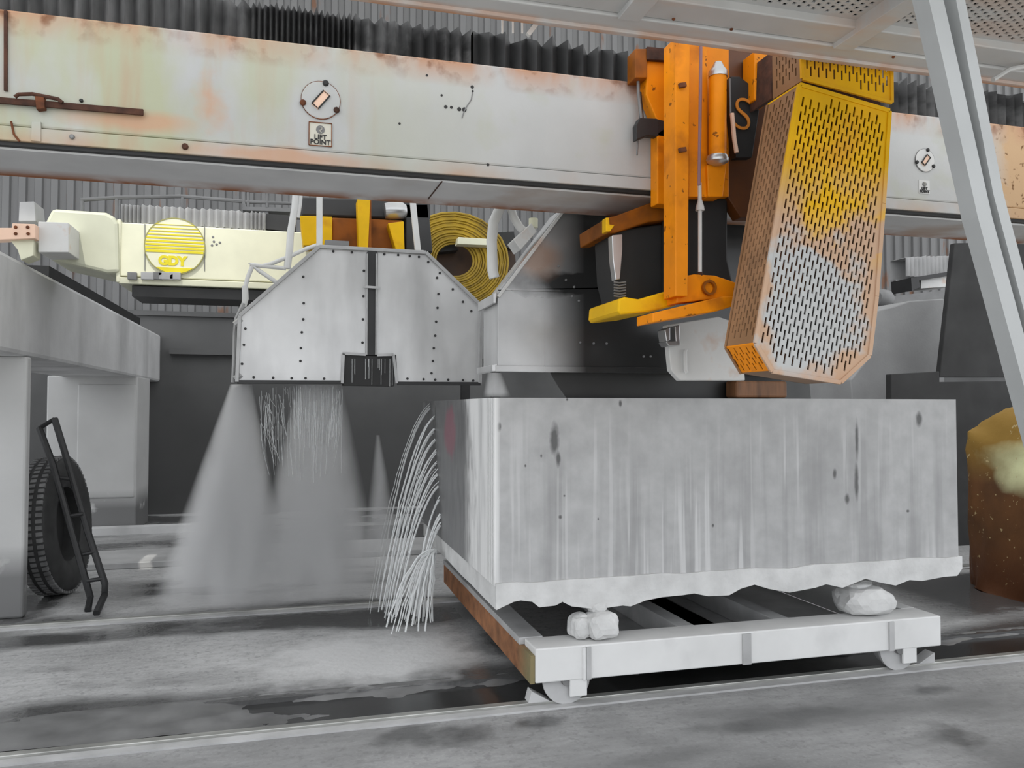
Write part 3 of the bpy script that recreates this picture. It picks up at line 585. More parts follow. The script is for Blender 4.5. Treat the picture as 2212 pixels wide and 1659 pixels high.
lp = MB().slab(4.2, 4.3, [(1436, 712), (1448, 706), (1448, 735), (1440, 738)]); lp.slab(4.2, 4.3, [(1458, 704), (1468, 702), (1470, 744), (1460, 744)]); lp.slab(4.2, 4.3, [(1438, 738), (1470, 735), (1470, 746), (1445, 748)])
lp.build('lamp_bracket', M_ALU, saw, bevel=.004)
q = PY(1648, 845, 4.74).x
MB().box((q - .2, 4.74, 1.872), (q + .19, 4.885, 1.985)).build('spindle_cover', mat('rusty_spindle_cover', (128, 88, 58), .6, var=.25, scale=10, st=(2, 1, .3)), saw, bevel=.015)
# yellow perforated belt guard
bgd = MB(); FO = [(1727, 183), (1921, 240), (1908, 440), (1893, 640), (1878, 768), (1815, 826), (1668, 802), (1632, 742)]
YG0, YG1 = 3.3, 3.57
P3 = [PY(x, y, YG0) for x, y in FO]
c0 = PY(1632, 742, YG0); ez = (PY(1727, 183, YG0) - c0).normalized(); ex = V((ez.z, 0, -ez.x))
def to_uv(p): d = p - c0; return (d.dot(ex), d.dot(ez))
out = [to_uv(p) for p in P3][::-1]
G = perforated(out, lambda u, v: c0 + ex * u + ez * v, (0, .006, 0), .0222, .073, .0104, .05, .022)
gd = G.build('belt_guard', M_GUARD, saw); gd['label'] = 'yellow perforated guard dusted tan and grey at the bottom'
# left side panel, chamfer and rims
a, b = P3[7], P3[0]; Ls = (b - a).length
perforated([(0, 0), (YG1 - YG0, 0), (YG1 - YG0, Ls), (0, Ls)], lambda u, v: a + V((0, u, 0)) + ez * v, (.006, 0, 0), .027, .062, .011, .04, .02).build('side_panel', M_GUARDS, gd)
a2, b2 = P3[6], P3[7]; d2 = (b2 - a2).normalized(); L2 = (b2 - a2).length
perforated([(0, 0), (YG1 - YG0, 0), (YG1 - YG0, L2), (0, L2)], lambda u, v: a2 + V((0, u, 0)) + d2 * v, (0, 0, .006), .027, .062, .011, .045, .008).build('chamfer_panel', M_ORANGE, gd)
for i in range(8):
    p, q = P3[i], P3[(i + 1) % 8]; MB().bar(p, q, .022, .016, (0, 1, 0)).build('rim', M_GUARD, gd, bevel=.003)
for i in (1, 2, 3, 4, 5): MB().ext([P3[i], P3[i + 1], P3[i + 1] + V((0, YG1 - YG0, 0)), P3[i] + V((0, YG1 - YG0, 0))], (-.004, 0, .004)).build('rear_skin', M_GUARDS, gd)
for i in (0, 7, 6): p = P3[i] + V((0, YG1 - YG0, 0)); q = P3[(i + 1) % 8] + V((0, YG1 - YG0, 0)); MB().bar(p, q, .012, .012, (0, 1, 0)).build('rim', M_GUARDS, gd)
MB().ext([P3[0], P3[1], P3[1] + V((0, YG1 - YG0, 0)), P3[0] + V((0, YG1 - YG0, 0))], (0, 0, .008)).build('top_lip', M_GUARD, gd)
MB().ext([p + V((0, YG1 - YG0 - .012, 0)) for p in P3], (0, .01, 0)).build('rear_plate', M_BROWN, gd)
MB().lathe(PY(1760, 700, YG0 + .12), (0, 1, 0), [(.16, 0), (.16, .1), (.05, .1), (.05, .12)], 32).build('drive_pulley', M_DARK, saw, smooth=True)
mp = MB().bar(PY(1780, 690, YG0 + .16), PY(1810, 260, YG0 + .16), .09, .16, (0, 1, 0)); mp.build('belt_housing', M_RUSTD, saw)
# upper guard
U = [(1730, 60), (1925, 100), (1926, 222), (1733, 170)]
PU = [PY(x, y, 3.36) for x, y in U]; cu0 = PU[3]
ug = perforated([(p.x - cu0.x, p.z - cu0.z) for p in PU][::-1], lambda u, v: cu0 + V((u, 0, v)), (0, .006, 0), .0222, .073, .0104, .05, .02).build('motor_guard', M_GUARD, saw)
pa = PY(1730, 175, 3.36); pb = PY(1730, 60, 3.36); hh = (pb - pa).length
perforated([(0, 0), (.24, 0), (.24, hh), (0, hh)], lambda u, v: pa + V((0, u, v)), (.006, 0, 0), .027, .062, .011, .04, .02).build('side_panel', M_GUARDS, ug)
for i in range(4): MB().bar(PU[i], PU[(i + 1) % 4], .018, .016, (0, 1, 0)).build('rim', M_GUARD, ug, bevel=.003)
MB().ext([p + V((0, .08, .005)) for p in PU], (0, .16, 0)).build('motor_body', M_RUSTD, saw)
MB().slab(3.6, 3.8, [(1668, 110), (1735, 118), (1722, 190), (1665, 215)]).build('guard_mount', M_RUSTD, saw, bevel=.005)
# blade hood (dark) and blade
HY0, HY1 = 4.80, 5.19
hood = MB(); HP = [(1075, 800), (1075, 642), (1232, 436), (1640, 436), (1800, 640), (1800, 806)]
hood.slab(HY0, HY0 + .012, [(1075, 800), (1075, 625), (1640, 612), (1810, 612), (1810, 806)])
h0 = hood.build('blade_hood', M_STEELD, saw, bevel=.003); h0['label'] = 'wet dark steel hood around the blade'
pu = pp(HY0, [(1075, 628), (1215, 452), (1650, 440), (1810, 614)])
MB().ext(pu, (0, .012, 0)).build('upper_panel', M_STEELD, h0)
p0 = pp(HY0, [(1075, 800), (1075, 642)]); MB().ext([p0[0], p0[1], p0[1] + V((.004, 0, 0)), p0[0] + V((.004, 0, 0))], (0, HY1 - HY0, 0)).build('hood_rim', M_STEEL, h0)
q0 = pp(HY0, [(1075, 642), (1228, 440)]); MB().ext([q0[0], q0[1], q0[1] + V((.006, 0, -.006)), q0[0] + V((.006, 0, -.006))], (0, HY1 - HY0, 0)).build('hood_rim', M_STEEL, h0)
MB().bar(q0[0] - V((0, .012, 0)), q0[1] - V((0, .012, 0)), .02, .02, (0, 1, 0)).build('hood_flange', M_WHITE, h0, bevel=.003)
f0, f1 = PY(1070, 648, HY0 - .02), PY(1070, 795, HY0 - .02)
MB().ext([f0 + V((-.012, 0, -.02)), f0 + V((.004, 0, -.02)), f0 + V((.008, 0, .05)), f0 + V((-.012, 0, .04))], (0, HY1 - HY0 + .05, 0)).build('hood_lip', M_STEEL, h0, bevel=.003)
MB().ext([f1 + V((-.02, 0, -.02)), f1 + V((.012, 0, -.02)), f1 + V((.012, 0, .025)), f1 + V((-.02, 0, .02))], (0, HY1 - HY0 + .05, 0)).build('hood_lip', M_STEEL, h0, bevel=.003)
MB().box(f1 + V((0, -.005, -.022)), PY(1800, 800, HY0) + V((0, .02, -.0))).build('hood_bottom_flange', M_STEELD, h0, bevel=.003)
MB().bar(PY(1085, 625, HY0 - .006), PY(1220, 628, HY0 - .006), .012, .012, (0, 1, 0)).build('hood_seam', M_STEELD, h0)
for x, y in ((1235, 640), (1240, 620), (1222, 605), (1253, 740), (1282, 742), (1310, 742), (1250, 650), (1312, 640), (1206, 575), (1405, 770), (1390, 770)):
    bolt(PY(x, y, HY0), .008, M_GREY, h0, 'hood_bolt', .01)
MB().tube([PY(x, y, HY0 - .01) for x, y in ((1310, 590), (1314, 642))], .006).build('drain_pipe', M_GREY, h0)
MB().lathe((PY(1450, 700, 4.9).x, 4.893, 2.5), (0, 1, 0), [(.05, 0), (.98, 0), (.98, .008), (.05, .008)], 72).build('saw_blade', mat('wet_blade_steel', (44, 44, 44), .4, .4, var=.1), saw)
# hoses on top of the hood
MB().tube([PY(x, y, 4.95) for x, y in ((1082, 445), (1066, 480), (1062, 520), (1064, 585), (1068, 600))], .034, 12).build('water_hose', M_HOSE, saw, smooth=True)
MB().tube([PY(x, y, 4.95) for x, y in ((1102, 445), (1110, 470), (1122, 490), (1132, 500))], .027, 12).build('water_hose', M_HOSE, saw, smooth=True)
MB().slab(4.88, 5.05, [(1110, 518), (1148, 482), (1160, 500), (1125, 540)]).build('hose_manifold', M_WHITE, saw, bevel=.005)
MB().lathe(PY(1152, 492, 4.95), (0, 0, 1), [(.03, 0), (.03, .06)], 12).build('manifold_plug', M_CREAM, saw, smooth=True)
# ================================================================ FAR SAW
YF = 8.0; XFE = PY(900, 540, YF).x
fb = thing('bridge_beam', 'far sunlit cream bridge beam carrying a round yellow striped logo', 'beam', (-.6, 8.3, 2.95))
MB().box((PY(258, 540, YF).x, YF, 3.02), (XFE, YF + .6, 3.52)).build('web', M_CREAM, fb, bevel=.01)
MB().box((PY(258, 540, YF).x, YF - .015, 2.95), (XFE, YF + .58, 3.01)).build('lower_band', M_CREAM, fb, bevel=.006)
MB().box((PY(285, 540, YF).x, YF + .03, 2.84), (XFE, YF + .55, 2.94)).build('underside', M_DARK, fb)
for px in (313, 442): MB().bar(PY(px, 484, YF - .004), PY(px, 585, YF - .004), .006, .008, (0, 1, 0)).build('panel_seam', M_GREY, fb)
MB().box((PY(258, 540, YF).x - .02, YF - .02, 2.96), (PY(258, 540, YF).x + .012, YF + .6, 3.54)).build('end_plate', M_CREAM, fb, bevel=.005)
pleats(PY(260, 460, YF).x, PY(575, 470, YF).x, YF + .02, YF + .5, 3.53, lambda f: 3.70, lambda f: .018 if f < .13 or f > .86 else .033, M_BELLW, fb, .008)
MB().slab(YF + .1, YF + .5, [(575, 462), (640, 466), (640, 500), (575, 495)]).build('bellows_box', M_DARK, fb)
# logo
lc = PY(378, 532, YF - .016); R0 = .268
bc = MB().lathe(lc, (0, -1, 0), [(R0, -.014), (R0, .004)], 56).build('logo_disc', M_CREAM, fb)
ring(lc, R0, .009, M_LOGOD, bc, 'logo_rim', 56, .008)
for k in range(9):
    z = .2 - k * .0315; th = .0025 + .0011 * k; w = math.sqrt(max(0, R0 * R0 - z * z)) - .012
    MB().box(lc + V((-w, -.009, z - th)), lc + V((w, -.002, z + th))).build('logo_stripe', M_LOGO, bc)
sg = [V((R0 * .96 * math.cos(t), 0, R0 * .96 * math.sin(t))) for t in [math.radians(d) for d in range(232, 309, 4)]]
MB().ext([lc + q + V((0, -.002, 0)) for q in sg], (0, -.008, 0)).build('logo_base', M_LOGO, bc)
text('GDY', lc + V((-.02, -.006, -.142)), .115, M_LOGO, bc, bold=.007)
# fittings along the lower band
for x, w in ((285, 10), (318, 14), (340, 10), (358, 16), (378, 12)):
    MB().slab(YF - .06, YF - .016, [(x - w, 587), (x + w, 588), (x + w, 604), (x - w, 603)]).build('clamp', M_BELLW if w > 10 else M_GREY, fb, bevel=.004)
for x, y in ((460, 512), (462, 522), (468, 528), (475, 524), (458, 530)): bolt(PY(x, y, YF), .012, M_GREY, fb, 'paint_chip', .004)
# beam end housing at the left
eh = MB().slab(7.95, 8.6, [(112, 450), (228, 458), (246, 468), (255, 482), (258, 588), (232, 590), (104, 560), (98, 478)]).build('end_housing', mat('pale_cream_paint', (196, 197, 176), .5, var=.05), fb, bevel=.03)
MB().slab(7.6, 8.0, [(82, 478), (148, 481), (148, 545), (82, 545)]).build('gear_box', M_WHITE, fb, bevel=.008)
MB().slab(7.5, 7.62, [(-40, 492), (26, 492), (26, 482), (76, 484), (76, 515), (-40, 520)]).build('bolted_plate', M_SALMON, fb, bevel=.006)
for x, y in ((34, 491), (60, 491), (34, 505), (61, 505)): bolt(PY(x, y, 7.5), .014, M_RUST, fb)
MB().slab(7.55, 7.75, [(20, 516), (72, 516), (72, 552), (45, 562), (38, 540)]).build('side_plate', M_CREAM, fb, bevel=.006)
MB().slab(8.2, 8.5, [(42, 436), (74, 435), (77, 478), (40, 478)]).build('sensor_box', M_BELLW, fb, bevel=.006)
MB().slab(8.0, 8.2, [(150, 500), (172, 510), (172, 545), (150, 545)]).build('bearing_block', M_GREY, fb, bevel=.006)
# track girder on the runway top, black to paint its shaded side
tg = MB().box((-2.62, 8.7, 3.051), (-2.36, 13.4, 3.2))
tag(tg.build('track_girder', M_BLACK, bevel=.005), 'track girder on the left concrete runway, shade painted in as black', 'girder')
# far saw head and steel hood
fs = thing('bridge_saw_head', 'second saw head with a pale riveted trapezoid steel hood spraying water', 'stone saw', (.55, 7.2, 2.0))
GY0, GY1 = 6.86, 7.2
GP = [(512, 825), (518, 682), (690, 533), (920, 546), (1040, 662), (1036, 828)]
# two face panels with the notch for the centre box
h1 = MB().slab(GY0, GY0 + .012, [(512, 825), (518, 682), (690, 533), (795, 539), (790, 764), (745, 764), (742, 825)]).build('hood_panel', M_STEEL, fs)
MB().slab(GY0, GY0 + .012, [(812, 540), (920, 546), (1042, 664), (1040, 830), (858, 828), (856, 766), (815, 766)]).build('hood_panel', M_STEEL, fs)
gp3 = pp(GY0, GP)
for i in range(5):
    p, q = gp3[i], gp3[i + 1]
    MB().bar(p + V((0, -.006, 0)), q + V((0, -.006, 0)), .03, .03, (0, 1, 0)).build('edge_angle', M_FRAME, fs, bevel=.003)
    MB().ext([p, q, q + V((0, GY1 - GY0, 0)), p + V((0, GY1 - GY0, 0))], (0, 0, -.008) if 0 < i < 4 else (.008 if i == 0 else -.008, 0, 0)).build('hood_rim', M_STEEL, fs)
MB().slab(GY1, GY1 + .01, GP).build('rear_skin', M_STEEL, fs)
for a, b in (((512, 825), (742, 826)), ((858, 828), (1038, 829))):
    MB().bar(PY(a[0], a[1], GY0 - .008), PY(b[0], b[1], GY0 - .008), .03, .022, (0, 1, 0)).build('bottom_angle', M_DARK, fs, bevel=.003)
MB().slab(GY0 - .02, GY0 + .06, [(792, 545), (803, 538), (816, 545), (814, 768), (790, 768)]).build('centre_channel', M_DARK, fs, bevel=.004)
for a in (793, 813): MB().bar(PY(a, 548, GY0 - .025), PY(a - 1, 766, GY0 - .025), .012, .012, (0, 1, 0)).build('channel_edge', M_FRAME, fs)
MB().bar(PY(785, 619, GY0 - .035), PY(822, 622, GY0 - .035), .02, .014, (0, 1, 0)).build('channel_clamp', M_ALU, fs)
cb = MB().slab(GY0 - .02, GY0 + .2, [(745, 768), (852, 770), (852, 834), (742, 832)]).build('centre_box', M_BLACK, fs)
for a, b in (((742, 764), (739, 828)), ((740, 763), (790, 766)), ((814, 767), (850, 766)), ((850, 766), (857, 828))): MB().bar(PY(*a, GY0 - .03), PY(*b, GY0 - .03), .022, .02, (0, 1, 0)).build('box_edge', M_FRAME, cb)
rv = bolt(PY(655, 598, GY0), .011, M_DARK, fs, 'rivet', .012)
def rv_at(x, y): 
    p = PY(x, y, GY0); o = rv.copy(); COL.objects.link(o); o.parent = fs; o.location = p - PY(655, 598, GY0)
for x, y in [(656, 655), (655, 690), (652, 718), (650, 752), (649, 780)] + [(944, 600), (947, 635), (945, 665), (942, 695), (940, 725), (937, 752), (935, 780), (932, 806)] + [(530, 710), (527, 745), (523, 786)] + \
    [(548, 815), (590, 816), (630, 817), (660, 817), (700, 818)] + [(880, 818), (915, 819), (940, 820), (968, 820), (1000, 821), (1022, 822)] + [(720, 543), (760, 545), (830, 549), (860, 551), (885, 553), (905, 555)] + \
    [(925, 566), (950, 590), (978, 625), (1000, 652), (1018, 672)] + [(786, 585), (785, 640), (784, 690), (783, 740)]: rv_at(x, y)
for a in (690, 820):
    MB().tube([PY(a, 700 if a < 700 else 700, 7.0)] * 2 if False else [PY(522, a - 10 if a > 700 else a, GY0 + .02), PY(508, a if a > 700 else a + 12, GY0 + .02)], .03).build('edge_hinge', M_FRAME, fs)
# orange mount above the hood
MB().slab(7.3, 7.6, [(648, 466), (718, 468), (718, 530), (655, 530)]).build('mount_plate', M_YELLOW, fs, bevel=.006)  # orange plate coloured yellow to paint the sunlight on it
MB().slab(7.4, 7.7, [(718, 470), (870, 476), (870, 545), (718, 540)]).build('mount_crossbar', M_ORANGED, fs, bevel=.006)
MB().slab(7.2, 7.4, [(772, 428), (800, 430), (795, 536), (775, 535)]).build('mount_column', M_YELLOW, fs, bevel=.004)
MB().slab(7.24, 7.44, [(786, 430), (802, 431), (802, 540), (796, 540)]).build('mount_column_side', M_ORANGED, fs, bevel=.002)
MB().slab(7.25, 7.5, [(838, 482), (872, 478), (874, 540), (856, 542)]).build('mount_wedge', M_YELLOW, fs, bevel=.006)
MB().slab(7.5, 8.0, [(650, 425), (930, 432), (930, 475), (650, 466)]).build('motor_body', M_DARK, fs, bevel=.02)
MB().lathe(PY(850, 455, 7.4), (1, 0, .1), [(.07, -.08), (.08, -.04), (.08, .08), (.05, .12)], 20).build('motor_drum', M_ALU, fs, smooth=True)
MB().slab(7.5, 8.0, [(876, 440), (925, 440), (935, 545), (876, 545)]).build('gear_case', M_DARK, fs, bevel=.01)
for a, b in (((690, 420), (690, 545)), ((891, 430), (903, 545))):
    MB().bar(PY(*a, 6.95), PY(*b, 6.95), .05, .05, (0, 1, 0)).build('hanger_strut', M_HOSE, fs, bevel=.006)
    MB().slab(6.88, 7.0, [(b[0] - 14, 540), (b[0] + 12, 540), (b[0] + 16, 548), (b[0] - 18, 547)]).build('strut_foot', M_FRAME, fs, bevel=.003)
MB().slab(6.92, 7.1, [(702, 518), (754, 521), (754, 535), (702, 532)]).build('top_plate', M_GREY, fs)
hs = [[(640, 410), (637, 450), (628, 500), (625, 545), (620, 580)], [(650, 412), (648, 440), (643, 470)], [(690, 528), (660, 538), (630, 552), (605, 562), (585, 570), (565, 575)], [(565, 575), (540, 570), (560, 585), (590, 605), (600, 612)], [(545, 575), (535, 600), (527, 630)], [(540, 572), (560, 574), (600, 578), (618, 580)]]
for i, h in enumerate(hs): MB().tube([PY(x, y, 6.95) for x, y in h], (.03 if i == 0 else .018), 10).build('water_pipe', M_HOSE, fs, smooth=True)
MB().tube([PY(x, y, 6.95) for x, y in ((529, 618), (530, 645), (527, 662))], [.026, .028, .02], 12).build('pipe_sleeve', M_HOSE, fs, smooth=True)
MB().tube([PY(x, y, 6.93) for x, y in ((526, 655), (510, 688), (507, 720), (505, 790), (503, 826))], .016, 8).build('water_pipe', M_FRAME, fs, smooth=True)
# ================================================================ BACKGROUND THINGS
YH = 8.56
t = MB()
for a, b in (((175, 432), (250, 427)), ((250, 427), (390, 424)), ((390, 424), (525, 435)), ((525, 435), (530, 450))): t.tube([PY(*a, YH), PY(*b, YH)], .02)
hr = t.build('handrail', M_GREY, fb)
for px, y in ((178, 432), (252, 427), (394, 424)): MB().tube([PY(px, y, YH), PY(px, 492, YH)], .018).build('post', M_GREY, hr)
pl = MB().slab(YH - .06, YH + .3, [(524, 446), (650, 450), (650, 458), (524, 454)]).build('service_platform', M_GREY, fb)
for a, b in (((530, 412), (650, 416)), ((530, 436), (640, 440))): MB().tube([PY(*a, YH), PY(*b, YH)], .018).build('rail_bar', M_GREY, pl)
for px in (527, 536, 577): MB().tube([PY(px, 405, YH), PY(px, 448, YH)], .018).build('post', M_GREY, pl)
MB().slab(YH - .04, YH + .1, [(560, 454), (580, 454), (580, 496), (560, 496)]).build('platform_leg', M_GREY, pl)
# yellow coil and dark gear between the hoods
cl = MB()
cc = PY(982, 562, 9.2)
for k in range(15):
    r = .21 + k * .027
    cl.tube([cc + V((r * math.cos(a) * 1.1, -.012 * (k % 3), r * math.sin(a) * .95)) for a in [i * math.pi / 12 for i in range(25)]], .014, 6, False)
cl.tube([PY(925, 655, 9.2) + V((0, .1, 0)), PY(1110, 655, 9.2) + V((0, .1, 0))], .05)
tag(cl.build('cable_coil', mat('dirty_yellow_cable', (166, 136, 30), .5, var=.25), smooth=True), 'coil of dirty yellow cable seen in the gap between the two steel hoods', 'cable coil')
t = thing('cable_drum_frame', 'black frame with pale crossbar around the yellow cable coil between the hoods', 'frame', (2, 9.6, 2.8))
MB().slab(9.5, 9.9, [(925, 520), (1110, 505), (1120, 660), (925, 660)]).build('back_plate', mat('brown_black_plate', (70, 46, 26), .6, var=.3), t)
MB().slab(9.0, 9.15, [(990, 512), (1058, 516), (1058, 530), (988, 527)]).build('crossbar', M_CREAM, t, bevel=.006)
MB().slab(9.3, 9.6, [(905, 500), (930, 488), (948, 498), (975, 500), (980, 520), (990, 540), (940, 545), (905, 548)]).build('gear', M_BLACK, t)
MB().slab(9.3, 9.6, [(1074, 502), (1110, 500), (1116, 532), (1100, 536), (1074, 534)]).build('gear', M_BLACK, t)
MB().slab(9.3, 9.8, [(1000, 655), (1080, 655), (1080, 700), (1000, 700)]).build('base', M_BLACK, t)
for px in (1005, 1070): q = PY(px, 690, 9.55); MB().box((q.x - .05, 9.5, 0), (q.x + .05, 9.6, q.z)).build('leg', M_BLACK, t)
# far machine on the right
t = thing('distant_saw', 'distant grey saw with pale bellows seen right of the yellow guard', 'stone saw', (9, 12, 3))
x0b, x1b = PY(1957, 590, 12).x, PY(2062, 580, 12).x
pleats(x0b, x1b, 12, 12.4, PY(2000, 598, 12).z, lambda f: PY(2000, 558, 12).z + .08 * f, lambda f: .045, M_BELLW, t, .02)
MB().slab(11.9, 12.4, [(1990, 603), (2060, 592), (2060, 618), (1990, 623)]).build('beam', M_WHITE, t)
MB().slab(11.8, 12.3, [(1968, 600), (2060, 585), (2060, 594), (1985, 606), (1988, 620), (1970, 628)]).build('frame', M_DARK, t)
MB().slab(11.7, 12.2, [(1930, 640), (2050, 625), (2045, 665), (1930, 668)]).build('lower_frame', M_GREY, t)
for px in (1960, 2020): q = PY(px, 660, 12); MB().box((q.x - .08, 11.9, 0), (q.x + .08, 12.06, q.z)).build('leg', M_GREY, t)
MB().lathe(PY(1905, 645, 11.5), (1, .2, 0), [(.12, -.15), (.16, -.1), (.16, .1), (.1, .2)], 20).build('motor', M_GREY, t, smooth=True)
# ochre boulder at the right
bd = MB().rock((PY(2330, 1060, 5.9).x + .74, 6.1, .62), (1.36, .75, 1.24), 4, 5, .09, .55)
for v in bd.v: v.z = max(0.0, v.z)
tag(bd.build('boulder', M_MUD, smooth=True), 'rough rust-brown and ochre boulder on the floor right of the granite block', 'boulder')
# ================================================================ TYRE AND FRAME
ty = thing('tyre', 'large worn black tyre leaning beside the pale concrete column', 'tyre', (-1.95, 8.6, 0))
tc = PY(122, 1140, 8.7); tc.z = .665; ta = V((.995, -.08, .08)).normalized()
prof = [(.36, .10), (.42, .15), (.52, .15), (.6, .13), (.645, .1), (.66, .05), (.66, -.05), (.645, -.1), (.6, -.13), (.52, -.15), (.42, -.15), (.36, -.10)]
tm = MB().lathe(tc, ta, prof, 64, True); TYO = tm.build('tyre_body', M_TYRE, ty, smooth=True)
a_, b_ = ta.orthogonal().normalized(), None; b_ = ta.cross(a_); tr = MB()
for k in range(72):
    an = 2 * math.pi * k / 72; d = a_ * math.cos(an) + b_ * math.sin(an); tg_ = ta.cross(d)
    for h, w in ((-.085, .05), (0, .05), (.085, .05)): tr.bar(tc + d * .655 + ta * (h - w / 2), tc + d * .655 + ta * (h + w / 2), .035, .024, d)
tr.build('tread', M_TREAD, ty)
MB().lathe(tc, ta, [(.36, -.09), (.36, -.06), (.05, -.06), (.05, -.09)], 40).build('hollow_disc', M_BLACK, ty, smooth=True)  # black disc paints the dark hollow of the tyre
hf = thing('hand_truck', 'black steel hand truck frame propped in front of the tyre', 'hand truck', (-1.8, 8.2, 0))
def hp(x, y, t_): return PY(x, y, 8.25 - .55 * t_)
MB().tube([hp(118, 905, -.4), hp(150, 1010, 0), hp(190, 1150, .3), hp(227, 1262, .5), PY(226, 1285, 7.98), PZ(208, 1325, .02)], .03, 8).build('side_rail', M_DARK, hf, smooth=True)
MB().tube([hp(85, 925, -.4), hp(115, 1005, 0), hp(150, 1130, .3), hp(180, 1235, .5), PY(195, 1290, 8.0), PZ(190, 1318, .02)], .03, 8).build('side_rail', M_DARK, hf, smooth=True)
for a, b, t_ in (((128, 1032), (156, 1035), .05), ((152, 1115), (180, 1110), .26), ((178, 1198), (206, 1192), .4), ((188, 1255), (222, 1250), .5)): MB().tube([hp(*a, t_), hp(*b, t_)], .018).build('rung', M_DARK, hf)
MB().tube([hp(85, 925, -.4), hp(118, 905, -.4)], .02).build('rung', M_DARK, hf)
# ================================================================ WATER
def streaks(name, specs, m, label, cat, rr, seg=10):
    mb = MB()
    for pts, r in specs: mb.tube(pts, r if isinstance(r, list) else [r * rr] * len(pts), 5, False)
    return tag(mb.build(name, m, smooth=True), label, cat, kind='stuff')
rw_ = random.Random(11)
sp_ = []
for px, py in ((930, 882), (938, 902), (940, 926), (941, 950), (943, 975), (944, 1000), (946, 1024), (948, 1050), (950, 1080), (952, 1110), (953, 1135)):
    p = PX(px, py, XLB); p.x -= .005
    for j in range(3):
        v0 = rw_.uniform(.75, 1.0) if j else .9; v0 *= 1 if py < 1060 else .7; vy = rw_.uniform(-.15, .05); pts = []; tt = 0
        p0 = p + V((0, rw_.uniform(-.02, .02) * j, rw_.uniform(-.03, .03) * j)); rad = .0095 if j == 0 else rw_.uniform(.003, .006)
        while True:
            q = p0 + V((-v0 * tt, vy * tt, -.75 * tt - 4.6 * tt * tt)) + V((rw_.uniform(-.003, .003), rw_.uniform(-.003, .003), 0)) * tt * 4
            if q.z < .01: break
            pts.append(q); tt += .025
        if len(pts) > 2: sp_.append((pts, [rad * (1 - .45 * i / len(pts)) for i in range(len(pts))]))
c = PX(957, 1190, XLB)
for j in range(26):
    vx, vy = -rw_.uniform(.1, 1.1), rw_.uniform(-.9, .4); pts = []; tt = 0
    while True:
        q = c + V((-.05 + vx * tt, vy * tt, .5 * tt - 4.9 * tt * tt)) + V((rw_.uniform(-.008, .008), 0, 0))
        if q.z < .01: break
        pts.append(q); tt += .03
    if len(pts) > 2: sp_.append((pts, rw_.uniform(.004, .009)))
streaks('water_jets', sp_, M_WATER, 'white jets of cooling water arcing off the left end of the granite block', 'water', 1)
ds = []
for k in range(300):
    x = rw_.choice([rw_.uniform(560, 740), rw_.uniform(640, 740)]); Y = rw_.uniform(6.9, 7.15); p = PY(x, 833, Y); ln_ = rw_.uniform(.05, .5); z0 = p.z - rw_.uniform(0, .5) ** 1.5
    dx = (p.x - .1) * rw_.uniform(-.25, .05)
    ds.append(([V((p.x, Y, z0)), V((p.x + dx * .3, Y, z0 - ln_ * .5)), V((p.x + dx, Y, max(.02, z0 - ln_)))], rw_.uniform(.0009, .002)))
for k in range(14):
    x = rw_.uniform(760, 850); p = PY(x, 775, GY0 - .03); ds.append(([p, p - V((0, 0, rw_.uniform(.05, .25)))], .0025))
streaks('dripping_water', ds, M_DRIP, 'fine curtain of dripping water below the riveted steel hood', 'water', 1)
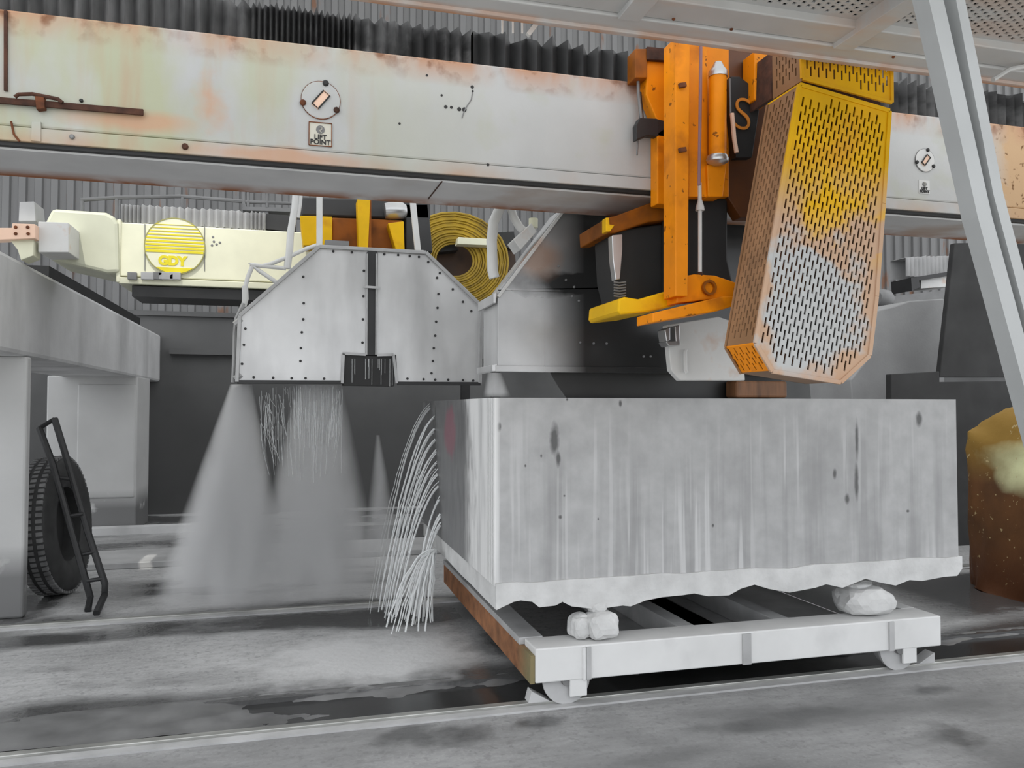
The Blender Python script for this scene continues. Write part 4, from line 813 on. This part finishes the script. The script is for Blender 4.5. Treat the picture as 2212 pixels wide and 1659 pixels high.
def mist(name, top, botm, z0, z1, dens, label, seed):
    """frustum of spray, densest along its axis"""
    mb = MB(); n = 20; vs = []
    (tx, ty_, tr_), (bx, by, br) = top, botm
    for z, x, y, r in ((z1, tx, ty_, tr_), ((z0 + z1) / 2, (tx + bx) / 2, (ty_ + by) / 2, (tr_ + br) / 2 * 1.02), (z0, bx, by, br)):
        vs += [V((x + r * math.cos(2 * math.pi * k / n), y + .55 * r * math.sin(2 * math.pi * k / n), z)) for k in range(n)]
    fs_ = [(i * n + k, i * n + (k + 1) % n, (i + 1) * n + (k + 1) % n, (i + 1) * n + k) for i in range(2) for k in range(n)] + [tuple(range(n)), tuple(range(2 * n, 3 * n))[::-1]]
    mb.add(vs, fs_)
    t = NT(name); nt = t.t; nt.nodes.remove(t.b)
    sx = t.n('ShaderNodeSeparateXYZ'); t.put(sx.inputs[0], t.pos)
    f = t.ramp(sx.outputs[2], z1, z0)                                  # 0 top .. 1 bottom
    def lerp(a, b): return t.math('ADD', t.math('MULTIPLY', f, b - a), a)
    dx = t.math('DIVIDE', t.math('SUBTRACT', sx.outputs[0], lerp(tx, bx)), lerp(tr_, br)); dy = t.math('DIVIDE', t.math('SUBTRACT', sx.outputs[1], lerp(ty_, by)), lerp(tr_ * .55, br * .55))
    rr = t.math('SQRT', t.math('ADD', t.math('MULTIPLY', dx, dx), t.math('MULTIPLY', dy, dy)))
    core = t.ramp(rr, 1.0, .15); nz = t.noise(4.5, .3, .7, (1, 1, .28), 3, off=seed)
    fall = t.math('DIVIDE', tr_ * tr_ + .01, t.math('ADD', t.math('MULTIPLY', lerp(tr_, br), lerp(tr_, br)), .01))
    fade = t.ramp(f, 1.0, .78)
    d = t.math('MULTIPLY', t.math('MULTIPLY', t.math('MULTIPLY', core, t.math('ADD', nz, .25)), t.math('ADD', t.math('POWER', fall, .6), .02)), t.math('MULTIPLY', fade, dens))
    vol = t.n('ShaderNodeVolumePrincipled'); vol.inputs['Color'].default_value = (.95, .95, .95, 1); t.put(vol.inputs['Density'], d); vol.inputs['Anisotropy'].default_value = .2
    nt.links.new(vol.outputs[0], nt.nodes['Material Output'].inputs['Volume'])
    return tag(mb.build(name, t.m), label, 'water spray', kind='stuff')
pA = PY(512, 835, 7.0); bA = PY(470, 1250, 7.1); pB = PY(690, 838, 7.0); bB = PY(670, 1280, 7.1)
mist('water_spray', (pA.x + .03, 7.03, .09), (bA.x + .05, 7.1, .62), .12, 2.0, 125, 'pale fan of water spray falling from the left corner of the riveted hood', 1)
mist('water_spray', (pB.x, 7.03, .2), (bB.x + .05, 7.1, .62), .12, 2.0, 46, 'thin misty water spray falling from the middle of the riveted hood', 2)
pC = PY(1058, 806, 5.0)
mist('water_spray', (pC.x + .03, 5.0, .05), (pC.x + .05, 5.0, .1), 1.87, 2.03, 60, 'small pale burst of spray between the dark hood and the block top', 3)
pD = PY(816, 940, 7.0)
mist('water_spray', (pD.x, 7.0, .02), (pD.x + .05, 7.0, .2), .4, pD.z, 30, 'narrow spike of spray standing between the misty curtain and the block jets', 4)
